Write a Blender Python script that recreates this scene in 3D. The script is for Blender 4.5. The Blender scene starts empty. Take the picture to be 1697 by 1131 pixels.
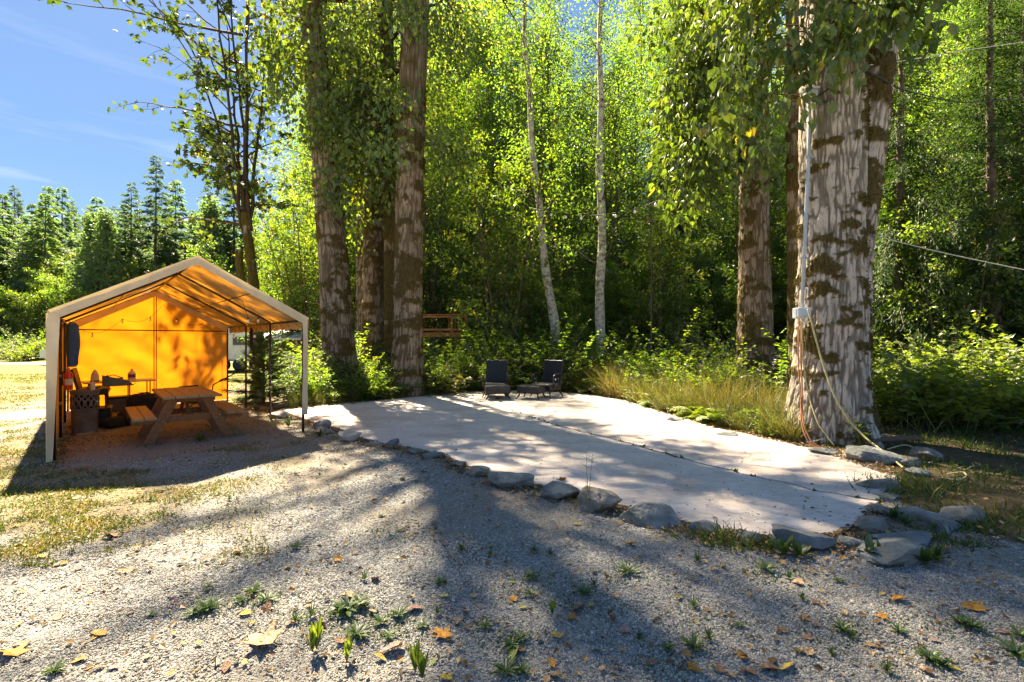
import bpy, bmesh, math, random
import numpy as np
from mathutils import Vector, Matrix, Euler

sc = bpy.context.scene
COL = sc.collection
R = math.radians
PI = math.pi

# ------------------------------------------------------------------ camera
cam_d = bpy.data.cameras.new("camera")
cam_d.sensor_width = 36.0
cam_d.lens = 17.0
cam_d.clip_start = 0.05
cam_d.clip_end = 3000.0
cam = bpy.data.objects.new("camera", cam_d)
cam.location = (0.0, 0.0, 1.6)
cam.rotation_euler = (R(90), 0, 0)
COL.objects.link(cam)
sc.camera = cam

# ------------------------------------------------------------------ sky and sun
SUN_ELEV = 52.0
SUN_AZ = 31.0            # degrees from +Y towards -X
world = bpy.data.worlds.new("World")
sc.world = world
world.use_nodes = True
wn, wl = world.node_tree.nodes, world.node_tree.links
for n in list(wn):
    wn.remove(n)
w_out = wn.new("ShaderNodeOutputWorld")
w_bg = wn.new("ShaderNodeBackground")
w_bg.inputs["Strength"].default_value = 0.13
sky = wn.new("ShaderNodeTexSky")
sky.sky_type = 'NISHITA'
sky.sun_disc = False
sky.sun_elevation = R(SUN_ELEV)
sky.sun_rotation = R(-SUN_AZ)
sky.altitude = 100.0
sky.air_density = 1.0
sky.dust_density = 0.3
sky.ozone_density = 3.0
# the photograph holds the sky back: compress its brightness evenly, keep its hue
sepv = wn.new("ShaderNodeSeparateColor"); sepv.mode = 'HSV'
comv = wn.new("ShaderNodeCombineColor"); comv.mode = 'HSV'
vpow = wn.new("ShaderNodeMath"); vpow.operation = 'POWER'; vpow.inputs[1].default_value = 0.38
vmul = wn.new("ShaderNodeMath"); vmul.operation = 'MULTIPLY'; vmul.inputs[1].default_value = 0.30
smul = wn.new("ShaderNodeMath"); smul.operation = 'MULTIPLY'; smul.inputs[1].default_value = 1.12
wl.new(sky.outputs[0], sepv.inputs[0])
wl.new(sepv.outputs[0], comv.inputs[0])
wl.new(sepv.outputs[1], smul.inputs[0]); wl.new(smul.outputs[0], comv.inputs[1])
wl.new(sepv.outputs[2], vpow.inputs[0]); wl.new(vpow.outputs[0], vmul.inputs[0]); wl.new(vmul.outputs[0], comv.inputs[2])
hs = comv
# thin cirrus streaks low in the sky, drawn on the direction sphere
tc = wn.new("ShaderNodeTexCoord")
mp = wn.new("ShaderNodeMapping")
mp.inputs["Scale"].default_value = (1.3, 1.3, 14.0)
mp.inputs["Rotation"].default_value = (R(1), R(-1.5), 0)
nz = wn.new("ShaderNodeTexNoise")
nz.inputs["Scale"].default_value = 1.9
nz.inputs["Detail"].default_value = 7.0
nz.inputs["Roughness"].default_value = 0.55
cr = wn.new("ShaderNodeValToRGB")
cr.color_ramp.elements[0].position = 0.50
cr.color_ramp.elements[0].color = (0, 0, 0, 1)
cr.color_ramp.elements[1].position = 0.78
cr.color_ramp.elements[1].color = (1, 1, 1, 1)
sep = wn.new("ShaderNodeSeparateXYZ")
band = wn.new("ShaderNodeMapRange")
band.inputs["From Min"].default_value = 0.52
band.inputs["From Max"].default_value = 0.22
mul = wn.new("ShaderNodeMath"); mul.operation = 'MULTIPLY'
mul2 = wn.new("ShaderNodeMath"); mul2.operation = 'MULTIPLY'; mul2.inputs[1].default_value = 0.6
mixc = wn.new("ShaderNodeMix"); mixc.data_type = 'RGBA'
wl.new(tc.outputs["Generated"], mp.inputs[0])
wl.new(mp.outputs[0], nz.inputs["Vector"])
wl.new(nz.outputs[0], cr.inputs[0])
wl.new(tc.outputs["Generated"], sep.inputs[0])
wl.new(sep.outputs[2], band.inputs["Value"])
wl.new(cr.outputs[0], mul.inputs[0]); wl.new(band.outputs[0], mul.inputs[1])
wl.new(mul.outputs[0], mul2.inputs[0]); wl.new(mul2.outputs[0], mixc.inputs[0])
wl.new(hs.outputs[0], mixc.inputs[6]); mixc.inputs[7].default_value = (0.72, 0.76, 0.84, 1)
wl.new(mixc.outputs[2], w_bg.inputs[0])
wl.new(w_bg.outputs[0], w_out.inputs[0])

sun_d = bpy.data.lights.new("sun", 'SUN')
sun_d.energy = 3.6
sun_d.angle = R(0.9)
sun_d.color = (1.0, 0.84, 0.60)
sun = bpy.data.objects.new("sun", sun_d)
sdir = Vector((-math.sin(R(SUN_AZ)) * math.cos(R(SUN_ELEV)), math.cos(R(SUN_AZ)) * math.cos(R(SUN_ELEV)), math.sin(R(SUN_ELEV))))
sun.rotation_euler = sdir.to_track_quat('Z', 'Y').to_euler()
sun.location = sdir * 60
COL.objects.link(sun)

sc.view_settings.view_transform = 'Standard'
sc.view_settings.look = 'None'
sc.view_settings.exposure = 3.6
sc.view_settings.gamma = 1.0
sc.view_settings.use_curve_mapping = False
sc.cycles.max_bounces = 8
sc.cycles.diffuse_bounces = 4
sc.cycles.glossy_bounces = 2
sc.cycles.transmission_bounces = 6
sc.cycles.use_denoising = True
sc.cycles.sample_clamp_indirect = 6.0

# ------------------------------------------------------------------ helpers
F = 801.0
def at(px, py, Y):
    """world point at depth Y seen at photo pixel px, py"""
    return np.array([(px - 848.5) / F * Y, Y, 1.6 - (py - 565.5) / F * Y])
def gp(px, py, z=0.0):
    Y = (1.6 - z) * F / (py - 565.5)
    return np.array([(px - 848.5) / F * Y, Y, z])

def unit(v):
    v = np.asarray(v, float)
    return v / max(1e-9, np.linalg.norm(v))
def units(v):
    return v / np.maximum(1e-9, np.linalg.norm(v, axis=-1, keepdims=True))

def _h(ix, iy, iz, seed):
    with np.errstate(over='ignore'):
        h = (ix.astype(np.uint32) * np.uint32(374761393) + iy.astype(np.uint32) * np.uint32(668265263)
             + iz.astype(np.uint32) * np.uint32(2246822519) + np.uint32((seed * 3266489917) & 0xffffffff))
        h = (h ^ (h >> np.uint32(13))) * np.uint32(1274126177)
        h = h ^ (h >> np.uint32(16))
    return h.astype(np.float64) / 4294967295.0
def vnoise(p, seed=0):
    p = np.asarray(p, float)
    i = np.floor(p).astype(np.int64)
    f = p - i
    f = f * f * (3 - 2 * f)
    x, y, z = i[..., 0], i[..., 1], i[..., 2]
    def c(a, b, d):
        return _h(x + a, y + b, z + d, seed)
    fx, fy, fz = f[..., 0], f[..., 1], f[..., 2]
    x00 = c(0, 0, 0) * (1 - fx) + c(1, 0, 0) * fx
    x10 = c(0, 1, 0) * (1 - fx) + c(1, 1, 0) * fx
    x01 = c(0, 0, 1) * (1 - fx) + c(1, 0, 1) * fx
    x11 = c(0, 1, 1) * (1 - fx) + c(1, 1, 1) * fx
    return (x00 * (1 - fy) + x10 * fy) * (1 - fz) + (x01 * (1 - fy) + x11 * fy) * fz
def fbm(p, seed=0, octv=4):
    p = np.asarray(p, float)
    s, a, t = 0.0, 1.0, 0.0
    for k in range(octv):
        s = s + a * vnoise(p * (2.03 ** k) + 7.3 * k, seed + k)
        t += a
        a *= 0.5
    return s / t
def sstep(a, b, x):
    t = np.clip((x - a) / (b - a), 0, 1)
    return t * t * (3 - 2 * t)

class Geo:
    """collects triangles and quads, links them as one mesh object"""
    def __init__(s):
        s.v, s.t, s.q, s.a, s.n = [], [], [], {}, 0
    def add(s, v, t=None, q=None, **attrs):
        v = np.asarray(v, float).reshape(-1, 3)
        for k, x in attrs.items():
            s.a.setdefault(k, []).append((s.n, np.broadcast_to(np.asarray(x, float), (len(v),)).copy()))
        s.v.append(v)
        if t is not None and len(t): s.t.append(np.asarray(t, np.int64).reshape(-1, 3) + s.n)
        if q is not None and len(q): s.q.append(np.asarray(q, np.int64).reshape(-1, 4) + s.n)
        s.n += len(v)
        return s
    def tube(s, pts, radii, n=6, cap=True, **attrs):
        pts = np.asarray(pts, float)
        K = len(pts)
        radii = np.broadcast_to(np.asarray(radii, float), (K,))
        tan = np.gradient(pts, axis=0)
        tan = units(tan)
        up = np.array([0, 0, 1.0]) if abs(tan[0][2]) < 0.9 else np.array([1.0, 0, 0])
        xs, ys = [], []
        x = units(np.cross(up, tan[0]))
        for k in range(K):
            x = x - tan[k] * np.dot(x, tan[k])
            x = unit(x)
            xs.append(x); ys.append(np.cross(tan[k], x))
        xs, ys = np.array(xs), np.array(ys)
        th = np.arange(n) * 2 * PI / n
        ring = xs[:, None, :] * np.cos(th)[None, :, None] + ys[:, None, :] * np.sin(th)[None, :, None]
        v = (pts[:, None, :] + ring * radii[:, None, None]).reshape(-1, 3)
        k, j = np.meshgrid(np.arange(K - 1), np.arange(n), indexing='ij')
        j2 = (j + 1) % n
        q = np.stack([k * n + j, k * n + j2, (k + 1) * n + j2, (k + 1) * n + j], -1).reshape(-1, 4)
        t = []
        if cap:
            for i in range(1, n - 1):
                t.append((0, i + 1, i)); t.append(((K - 1) * n, (K - 1) * n + i, (K - 1) * n + i + 1))
        return s.add(v, t, q, **attrs)
    def box(s, c, size, rz=0.0, rot=None, ch=0.0, **attrs):
        """box with optional chamfered edges (three slab profile)"""
        M = np.array(Euler((0, 0, rz)).to_matrix()) if rot is None else np.array(rot)
        hx, hy, hz = np.array(size) / 2.0
        if ch <= 0:
            v = np.array([(x, y, z) for z in (-hz, hz) for x, y in ((-hx, -hy), (hx, -hy), (hx, hy), (-hx, hy))])
            q = [(3, 2, 1, 0), (4, 5, 6, 7), (0, 1, 5, 4), (1, 2, 6, 5), (2, 3, 7, 6), (3, 0, 4, 7)]
        else:
            c_ = min(ch, hx * .49, hy * .49, hz * .49)
            lv = []
            for z, i in ((-hz, c_), (-hz + c_, 0), (hz - c_, 0), (hz, c_)):
                k = c_
                lv += [(-hx + i + k * (i == 0), -hy + i, z), (hx - i - k * (i == 0), -hy + i, z), (hx - i, -hy + i + k * (i == 0), z), (hx - i, hy - i - k * (i == 0), z),
                       (hx - i - k * (i == 0), hy - i, z), (-hx + i + k * (i == 0), hy - i, z), (-hx + i, hy - i - k * (i == 0), z), (-hx + i, -hy + i + k * (i == 0), z)]
            v = np.array(lv)
            q = []
            for L in range(3):
                for j in range(8):
                    q.append((L * 8 + j, L * 8 + (j + 1) % 8, L * 8 + 8 + (j + 1) % 8, L * 8 + 8 + j))
            t = []
            for i in range(1, 7):
                t.append((0, i + 1, i)); t.append((24, 24 + i, 25 + i))
            return s.add(v @ M.T + np.array(c), t, q, **attrs)
        return s.add(v @ M.T + np.array(c), None, q, **attrs)
    def beam(s, p0, p1, w, h, up=(0, 0, 1), ch=0.0, **attrs):
        p0, p1 = np.array(p0, float), np.array(p1, float)
        y = unit(p1 - p0)
        x = unit(np.cross(y, np.array(up, float)))
        z = np.cross(x, y)
        return s.box((p0 + p1) / 2, (w, np.linalg.norm(p1 - p0), h), rot=np.stack([x, y, z], 1), ch=ch, **attrs)
    def lathe(s, prof, c=(0, 0, 0), n=20, rot=None, sx=1.0, sy=1.0, **attrs):
        prof = np.array(prof, float)
        K = len(prof)
        th = np.arange(n) * 2 * PI / n
        v = np.stack([prof[:, None, 0] * np.cos(th) * sx, prof[:, None, 0] * np.sin(th) * sy, np.repeat(prof[:, None, 1], n, 1)], -1).reshape(-1, 3)
        if rot is not None: v = v @ np.array(rot).T
        v = v + np.array(c)
        k, j = np.meshgrid(np.arange(K - 1), np.arange(n), indexing='ij')
        j2 = (j + 1) % n
        q = np.stack([k * n + j, k * n + j2, (k + 1) * n + j2, (k + 1) * n + j], -1).reshape(-1, 4)
        t = []
        for i in range(1, n - 1):
            t.append((0, i + 1, i)); t.append(((K - 1) * n, (K - 1) * n + i, (K - 1) * n + i + 1))
        return s.add(v, t, q, **attrs)
    def sheet(s, P, **attrs):
        """P: (a, b, 3) grid"""
        a, b = P.shape[:2]
        i, j = np.meshgrid(np.arange(a - 1), np.arange(b - 1), indexing='ij')
        q = np.stack([i * b + j, i * b + j + 1, (i + 1) * b + j + 1, (i + 1) * b + j], -1).reshape(-1, 4)
        at_ = {k: np.asarray(x).reshape(-1) for k, x in attrs.items()}
        return s.add(P.reshape(-1, 3), None, q, **at_)
    def leaves(s, pos, d, nrm, size, T, rnd, wid=None):
        tv, tt = T
        y = units(d)
        x = units(np.cross(y, nrm) + 1e-6)
        z = np.cross(x, y)
        size = np.asarray(size)[:, None, None]
        w = 1.0 if wid is None else np.asarray(wid)[:, None, None]
        v = pos[:, None, :] + size * (tv[None, :, 0:1] * w * x[:, None, :] + tv[None, :, 1:2] * y[:, None, :] + tv[None, :, 2:3] * z[:, None, :])
        n, m = len(pos), len(tv)
        t = (tt[None, :, :] + (np.arange(n) * m)[:, None, None]).reshape(-1, 3)
        return s.add(v.reshape(-1, 3), t, None, rnd=np.repeat(rnd, m))
    def mesh(s, name, mat, smooth=False):
        me = bpy.data.meshes.new(name)
        v = np.concatenate(s.v) if s.v else np.zeros((0, 3))
        t = np.concatenate(s.t) if s.t else np.zeros((0, 3), np.int64)
        q = np.concatenate(s.q) if s.q else np.zeros((0, 4), np.int64)
        me.vertices.add(len(v))
        me.vertices.foreach_set('co', v.astype(np.float32).ravel())
        me.loops.add(t.size + q.size)
        me.loops.foreach_set('vertex_index', np.concatenate([t.ravel(), q.ravel()]).astype(np.int32))
        me.polygons.add(len(t) + len(q))
        st = np.concatenate([np.arange(len(t)) * 3, t.size + np.arange(len(q)) * 4]).astype(np.int32)
        me.polygons.foreach_set('loop_start', st)
        me.polygons.foreach_set('use_smooth', np.full(len(t) + len(q), smooth, bool))
        me.update(calc_edges=True)
        for k, lst in s.a.items():
            arr = np.zeros(len(v), np.float32)
            for o, x in lst: arr[o:o + len(x)] = x
            a = me.attributes.new(k, 'FLOAT', 'POINT')
            a.data.foreach_set('value', arr)
        if mat is not None: me.materials.append(mat)
        return me
    def build(s, name, mat, parent=None, smooth=False):
        o = bpy.data.objects.new(name, s.mesh(name, mat, smooth))
        COL.objects.link(o)
        if parent is not None: o.parent = parent
        return o

def tag(o, label=None, cat=None, group=None, kind=None):
    if label: o['label'] = label
    if cat: o['category'] = cat
    if group: o['group'] = group
    if kind: o['kind'] = kind
    return o
def thing(name, label, cat, loc=(0, 0, 0), rz=0.0, group=None):
    o = bpy.data.objects.new(name, None)
    o.empty_display_size = 0.2
    o.location = tuple(float(c) for c in loc)
    o.rotation_euler = (0, 0, rz)
    COL.objects.link(o)
    return tag(o, label, cat, group)
def copy_tree(o, parent=None):
    c = o.copy()
    COL.objects.link(c)
    if parent is not None: c.parent = parent
    for ch in list(o.children):
        copy_tree(ch, c)
    return c
def place(o, loc, rz=0.0, s=1.0, rx=0.0, ry=0.0, label=None, group=None):
    o.location = tuple(float(c) for c in loc)
    o.rotation_euler = (rx, ry, rz)
    o.scale = (s, s, s) if np.isscalar(s) else s
    if label: o['label'] = label
    if group: o['group'] = group
    return o

# ------------------------------------------------------------------ materials
def new_mat(name):
    m = bpy.data.materials.new(name)
    m.use_nodes = True
    nt = m.node_tree
    for n in list(nt.nodes): nt.nodes.remove(n)
    return m, nt.nodes, nt.links
def ramp(nodes, stops):
    r = nodes.new("ShaderNodeValToRGB")
    el = r.color_ramp.elements
    while len(el) > 1: el.remove(el[-1])
    el[0].position = stops[0][0]; el[0].color = (*stops[0][1], 1)
    for p, c in stops[1:]:
        e = el.new(p); e.color = (*c, 1)
    return r
def pmat(name, c1, c2=None, scale=8.0, rough=0.8, bump=0.0, bscale=None, stretch=(1, 1, 1), metal=0.0, detail=5.0, spec=0.3, third=None, bdist=0.01):
    m, N, L = new_mat(name)
    out = N.new("ShaderNodeOutputMaterial")
    b = N.new("ShaderNodeBsdfPrincipled")
    b.inputs["Roughness"].default_value = rough
    b.inputs["Metallic"].default_value = metal
    b.inputs["Specular IOR Level"].default_value = spec
    L.new(b.outputs[0], out.inputs[0])
    tc = N.new("ShaderNodeTexCoord"); mp = N.new("ShaderNodeMapping")
    mp.inputs["Scale"].default_value = stretch
    L.new(tc.outputs["Object"], mp.inputs[0])
    nz = N.new("ShaderNodeTexNoise")
    nz.inputs["Scale"].default_value = scale; nz.inputs["Detail"].default_value = detail; nz.inputs["Roughness"].default_value = 0.62
    L.new(mp.outputs[0], nz.inputs["Vector"])
    st = [(0.3, c1), (0.7, c2 or c1)]
    if third: st = [(0.3, c1), (0.52, c2), (0.72, third)]
    rp = ramp(N, st)
    L.new(nz.outputs[0], rp.inputs[0]); L.new(rp.outputs[0], b.inputs["Base Color"])
    if bump > 0:
        n2 = N.new("ShaderNodeTexNoise")
        n2.inputs["Scale"].default_value = bscale or scale * 4; n2.inputs["Detail"].default_value = 6.0
        L.new(mp.outputs[0], n2.inputs["Vector"])
        bp = N.new("ShaderNodeBump"); bp.inputs["Strength"].default_value = bump; bp.inputs["Distance"].default_value = bdist
        L.new(n2.outputs[0], bp.inputs["Height"]); L.new(bp.outputs[0], b.inputs["Normal"])
    return m
def leafmat(name, stops, trans=0.45, tcol=(1.5, 1.6, 0.55), gloss=0.05, rough=0.45):
    """thin leaf: diffuse front, light shining through, a little gloss; colour by the per-leaf number"""
    m, N, L = new_mat(name)
    out = N.new("ShaderNodeOutputMaterial")
    a = N.new("ShaderNodeAttribute"); a.attribute_name = 'rnd'
    rp = ramp(N, stops)
    oi = N.new("ShaderNodeObjectInfo")
    mr = N.new("ShaderNodeMath"); mr.operation = 'MULTIPLY_ADD'; mr.inputs[1].default_value = 0.22; mr.inputs[2].default_value = -0.11
    ad = N.new("ShaderNodeMath"); ad.operation = 'ADD'
    L.new(oi.outputs["Random"], mr.inputs[0]); L.new(mr.outputs[0], ad.inputs[0]); L.new(a.outputs["Fac"], ad.inputs[1])
    L.new(ad.outputs[0], rp.inputs[0])
    d = N.new("ShaderNodeBsdfDiffuse"); t = N.new("ShaderNodeBsdfTranslucent"); g = N.new("ShaderNodeBsdfGlossy")
    g.inputs["Roughness"].default_value = rough
    mc = N.new("ShaderNodeMix"); mc.data_type = 'RGBA'; mc.blend_type = 'MULTIPLY'; mc.inputs[0].default_value = 1.0
    mc.inputs[7].default_value = (*tcol, 1)
    L.new(rp.outputs[0], mc.inputs[6])
    L.new(rp.outputs[0], d.inputs[0]); L.new(mc.outputs[2], t.inputs[0])
    m1 = N.new("ShaderNodeMixShader"); m1.inputs[0].default_value = trans
    m2 = N.new("ShaderNodeMixShader"); m2.inputs[0].default_value = gloss
    L.new(d.outputs[0], m1.inputs[1]); L.new(t.outputs[0], m1.inputs[2])
    L.new(m1.outputs[0], m2.inputs[1]); L.new(g.outputs[0], m2.inputs[2])
    L.new(m2.outputs[0], out.inputs[0])
    return m
def barkmat(name, dark, light, moss=(0.075, 0.062, 0.012), fine=30.0):
    m, N, L = new_mat(name)
    out = N.new("ShaderNodeOutputMaterial"); b = N.new("ShaderNodeBsdfPrincipled")
    b.inputs["Roughness"].default_value = 0.92; b.inputs["Specular IOR Level"].default_value = 0.15
    L.new(b.outputs[0], out.inputs[0])
    a = N.new("ShaderNodeAttribute"); a.attribute_name = 'rnd'
    ms = N.new("ShaderNodeAttribute"); ms.attribute_name = 'moss'
    tc = N.new("ShaderNodeTexCoord"); mp = N.new("ShaderNodeMapping"); mp.inputs["Scale"].default_value = (1, 1, 0.22)
    L.new(tc.outputs["Object"], mp.inputs[0])
    nz = N.new("ShaderNodeTexNoise"); nz.inputs["Scale"].default_value = fine; nz.inputs["Detail"].default_value = 6
    L.new(mp.outputs[0], nz.inputs["Vector"])
    n3 = N.new("ShaderNodeTexNoise"); n3.inputs["Scale"].default_value = 2.2; n3.inputs["Detail"].default_value = 4
    L.new(tc.outputs["Object"], n3.inputs["Vector"])
    s = N.new("ShaderNodeMath"); s.operation = 'MULTIPLY_ADD'; s.inputs[1].default_value = 0.45
    L.new(nz.outputs[0], s.inputs[0]); L.new(a.outputs["Fac"], s.inputs[2])
    rp = ramp(N, [(0.40, dark), (0.72, tuple(c * 1.25 for c in dark)), (1.0 - .02, tuple((x + 2 * y) / 3 for x, y in zip(dark, light))), (1.3 if False else 1.0, light)])
    L.new(s.outputs[0], rp.inputs[0])
    tint = N.new("ShaderNodeMix"); tint.data_type = 'RGBA'; tint.blend_type = 'MULTIPLY'; tint.inputs[0].default_value = 1.0
    trp = ramp(N, [(0.3, (0.72, 0.68, 0.62)), (0.7, (1.15, 1.12, 1.08))])
    L.new(n3.outputs[0], trp.inputs[0]); L.new(rp.outputs[0], tint.inputs[6]); L.new(trp.outputs[0], tint.inputs[7])
    mrp = ramp(N, [(0.3, tuple(c * 0.6 for c in moss)), (0.7, tuple(c * 1.5 for c in moss))])
    L.new(nz.outputs[0], mrp.inputs[0])
    mx = N.new("ShaderNodeMix"); mx.data_type = 'RGBA'
    L.new(ms.outputs["Fac"], mx.inputs[0]); L.new(tint.outputs[2], mx.inputs[6]); L.new(mrp.outputs[0], mx.inputs[7])
    L.new(mx.outputs[2], b.inputs["Base Color"])
    bp = N.new("ShaderNodeBump"); bp.inputs["Strength"].default_value = 0.7; bp.inputs["Distance"].default_value = 0.02
    L.new(nz.outputs[0], bp.inputs["Height"]); L.new(bp.outputs[0], b.inputs["Normal"])
    return m

M = {}
M['bark_cotton'] = barkmat('cottonwood_bark', (0.105, 0.08, 0.056), (0.265, 0.218, 0.162), (0.070, 0.052, 0.018))
M['bark_grey'] = barkmat('grey_furrowed_bark', (0.17, 0.148, 0.122), (0.45, 0.405, 0.35), (0.075, 0.056, 0.018))
M['bark_brown'] = barkmat('brown_bark', (0.06, 0.045, 0.032), (0.27, 0.22, 0.17))
M['bark_thin'] = pmat('forest_bark', (0.045, 0.035, 0.024), (0.16, 0.13, 0.095), 6, 0.9, 0.5, 22, (1, 1, 0.3))
M['bark_mossy'] = pmat('mossy_bark', (0.05, 0.045, 0.018), (0.14, 0.115, 0.06), 4, 0.95, 0.5, 22, (1, 1, 0.5))
M['birch'] = pmat('birch_bark', (0.05, 0.042, 0.035), (0.45, 0.42, 0.36), 5.5, 0.8, 0.3, 20, (1, 1, 1.4), third=(0.55, 0.53, 0.48))
M['moss'] = leafmat('moss_tufts', [(0.0, (0.035, 0.028, 0.006)), (0.6, (0.085, 0.066, 0.012)), (1.0, (0.15, 0.12, 0.02))], 0.2, (1.2, 1.2, 0.5), 0.0)
G1, G2, G3, G4 = (0.042, 0.080, 0.014), (0.085, 0.142, 0.022), (0.135, 0.180, 0.026), (0.22, 0.18, 0.02)
M['leaf_cotton'] = leafmat('cottonwood_leaf', [(0.0, (0.035, 0.060, 0.014)), (0.45, (0.070, 0.105, 0.018)), (0.8, (0.12, 0.135, 0.02)), (1.0, (0.24, 0.18, 0.02))], 0.62, (4.4, 3.5, 2.4), 0.04, 0.45)
M['leaf_cotton_shaded'] = leafmat('cottonwood_leaf_shaded', [(0.0, (0.045, 0.08, 0.016)), (0.5, (0.09, 0.135, 0.022)), (0.87, (0.14, 0.165, 0.025)), (1.0, (0.26, 0.20, 0.02))], 0.48, (2.1, 2.1, 0.5), 0.05, 0.45)  # same leaf as the crown, shade put into its weaker see-through colour
M['leaf_maple'] = leafmat('maple_leaf', [(0.0, (0.020, 0.042, 0.010)), (0.6, (0.050, 0.080, 0.014)), (0.92, (0.09, 0.11, 0.018)), (1.0, (0.15, 0.13, 0.02))], 0.42, (2.1, 2.0, 0.5), 0.05)
M['leaf_alder'] = leafmat('alder_leaf', [(0.0, G1), (0.45, G2), (0.85, G3), (1.0, G4)], 0.56, (2.4, 2.55, 0.7), 0.04)
M['leaf_bright'] = leafmat('vine_maple_leaf', [(0.0, (0.04, 0.075, 0.01)), (0.45, (0.078, 0.125, 0.014)), (0.85, (0.135, 0.165, 0.018)), (1.0, (0.24, 0.20, 0.02))], 0.56, (2.0, 2.1, 0.5), 0.05)
M['leaf_fir_mid'] = leafmat('hemlock_needles', [(0.0, (0.025, 0.05, 0.016)), (0.6, (0.055, 0.095, 0.025)), (1.0, (0.10, 0.13, 0.035))], 0.35, (1.6, 1.8, 0.6), 0.02)
M['leaf_fir_young'] = leafmat('young_fir_needles', [(0.0, (0.06, 0.10, 0.045)), (0.6, (0.11, 0.165, 0.065)), (1.0, (0.17, 0.20, 0.075))], 0.48, (1.9, 2.1, 0.9), 0.05)
M['leaf_fir'] = leafmat('fir_needles', [(0.0, (0.045, 0.08, 0.04)), (0.6, (0.09, 0.14, 0.062)), (1.0, (0.15, 0.18, 0.07))], 0.42, (1.3, 1.4, 0.7), 0.05)
M['leaf_shrub'] = leafmat('shrub_leaf', [(0.0, (0.04, 0.075, 0.013)), (0.5, (0.08, 0.125, 0.02)), (0.85, (0.14, 0.17, 0.026)), (1.0, (0.24, 0.21, 0.03))], 0.55, (2.6, 2.5, 0.5), 0.04)
M['leaf_knot'] = leafmat('knotweed_leaf', [(0.0, (0.06, 0.10, 0.018)), (0.5, (0.12, 0.17, 0.032)), (0.9, (0.20, 0.24, 0.05)), (1.0, (0.28, 0.27, 0.06))], 0.52, (2.3, 2.2, 0.5), 0.05)
M['grass'] = leafmat('grass_blade', [(0.0, (0.05, 0.07, 0.015)), (0.45, (0.10, 0.11, 0.022)), (0.8, (0.20, 0.16, 0.045)), (1.0, (0.30, 0.23, 0.09))], 0.35, (1.3, 1.3, 0.6), 0.03)
M['lawn'] = leafmat('lawn_blade', [(0.0, (0.045, 0.085, 0.013)), (0.5, (0.085, 0.12, 0.018)), (0.85, (0.19, 0.155, 0.03)), (1.0, (0.28, 0.21, 0.08))], 0.35, (1.3, 1.25, 0.5), 0.03)
M['weed'] = leafmat('weed_leaf', [(0.0, (0.03, 0.065, 0.014)), (0.6, (0.065, 0.115, 0.022)), (1.0, (0.14, 0.16, 0.03))], 0.3, (1.4, 1.5, 0.6), 0.05)
# ------------------------------------------------------------------ ground, patio, gravel
def in_poly(x, y, poly):
    poly = np.asarray(poly)
    ins = np.zeros(np.shape(x), bool)
    n = len(poly)
    for i in range(n):
        x1, y1 = poly[i][:2]; x2, y2 = poly[(i + 1) % n][:2]
        c = ((y1 > y) != (y2 > y)) & (x < (x2 - x1) * (y - y1) / (y2 - y1 + 1e-12) + x1)
        ins ^= c
    return ins

back_px = [(468, 682), (520, 672), (600, 664), (700, 657), (770, 651), (815, 649.5)]
right_px = [(860, 648), (960, 653), (1040, 666), (1110, 688), (1200, 713), (1330, 741), (1400, 752), (1462, 768), (1478, 790), (1468, 812)]
front_px = [(1440, 845), (1420, 872), (1380, 890), (1280, 892), (1180, 878), (1080, 852), (1000, 832), (930, 812), (850, 798), (780, 776), (740, 757), (690, 745), (640, 737), (600, 728), (560, 712), (510, 698)]
crack_px = [(815, 649.5), (830, 668), (845, 680), (880, 692), (905, 702), (950, 714), (1000, 726), (1060, 742), (1130, 762), (1200, 780), (1270, 797), (1350, 815), (1400, 825), (1455, 833)]
w2 = lambda L: [gp(*p)[:2] for p in L]
PATIO = np.array(w2(back_px + right_px + [crack_px[-1]] + front_px))
cr_rng = np.random.default_rng(5)
crk = np.array(w2(crack_px))
seg = []
for i in range(len(crk) - 1):
    k = max(2, int(np.linalg.norm(crk[i + 1] - crk[i]) / 0.11))
    for j in range(k):
        p = crk[i] + (crk[i + 1] - crk[i]) * j / k
        seg.append(p + (cr_rng.normal(0, 0.024, 2) if (i or j) else 0))
seg.append(crk[-1])
CRACK = np.array(seg)
cw = np.full(len(CRACK), 0.018) + cr_rng.uniform(0, 0.016, len(CRACK))
cw[CRACK[:, 1] > 9.6] = 0.0035
tn = units(np.gradient(CRACK, axis=0)); nrm2 = np.stack([-tn[:, 1], tn[:, 0]], 1)   # towards the far side
PATIO_Z = 0.02

SOIL = np.array(w2([(440, 676)] + back_px[1:] + right_px[:] + [(1500, 840), (1600, 880), (1697, 905)]) + [(30, 5), (60, 60), (-24, 60), (-9, 15)])
TENT_O = np.array([-6.06, 6.40]); TX = np.array([0.751, 0.660]); TY = np.array([-0.660, 0.751])
TENT_RZ = math.atan2(0.660, 0.751)
TW, TL = 3.18, 6.1
def tl(x, y, z=0.0):
    p = TENT_O + TX * x + TY * y
    return np.array([p[0], p[1], z])
TENTP = [tl(0.1, -0.6)[:2], tl(TW - .1, -0.6)[:2], tl(TW - .1, TL)[:2], tl(0.1, TL)[:2]]

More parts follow.
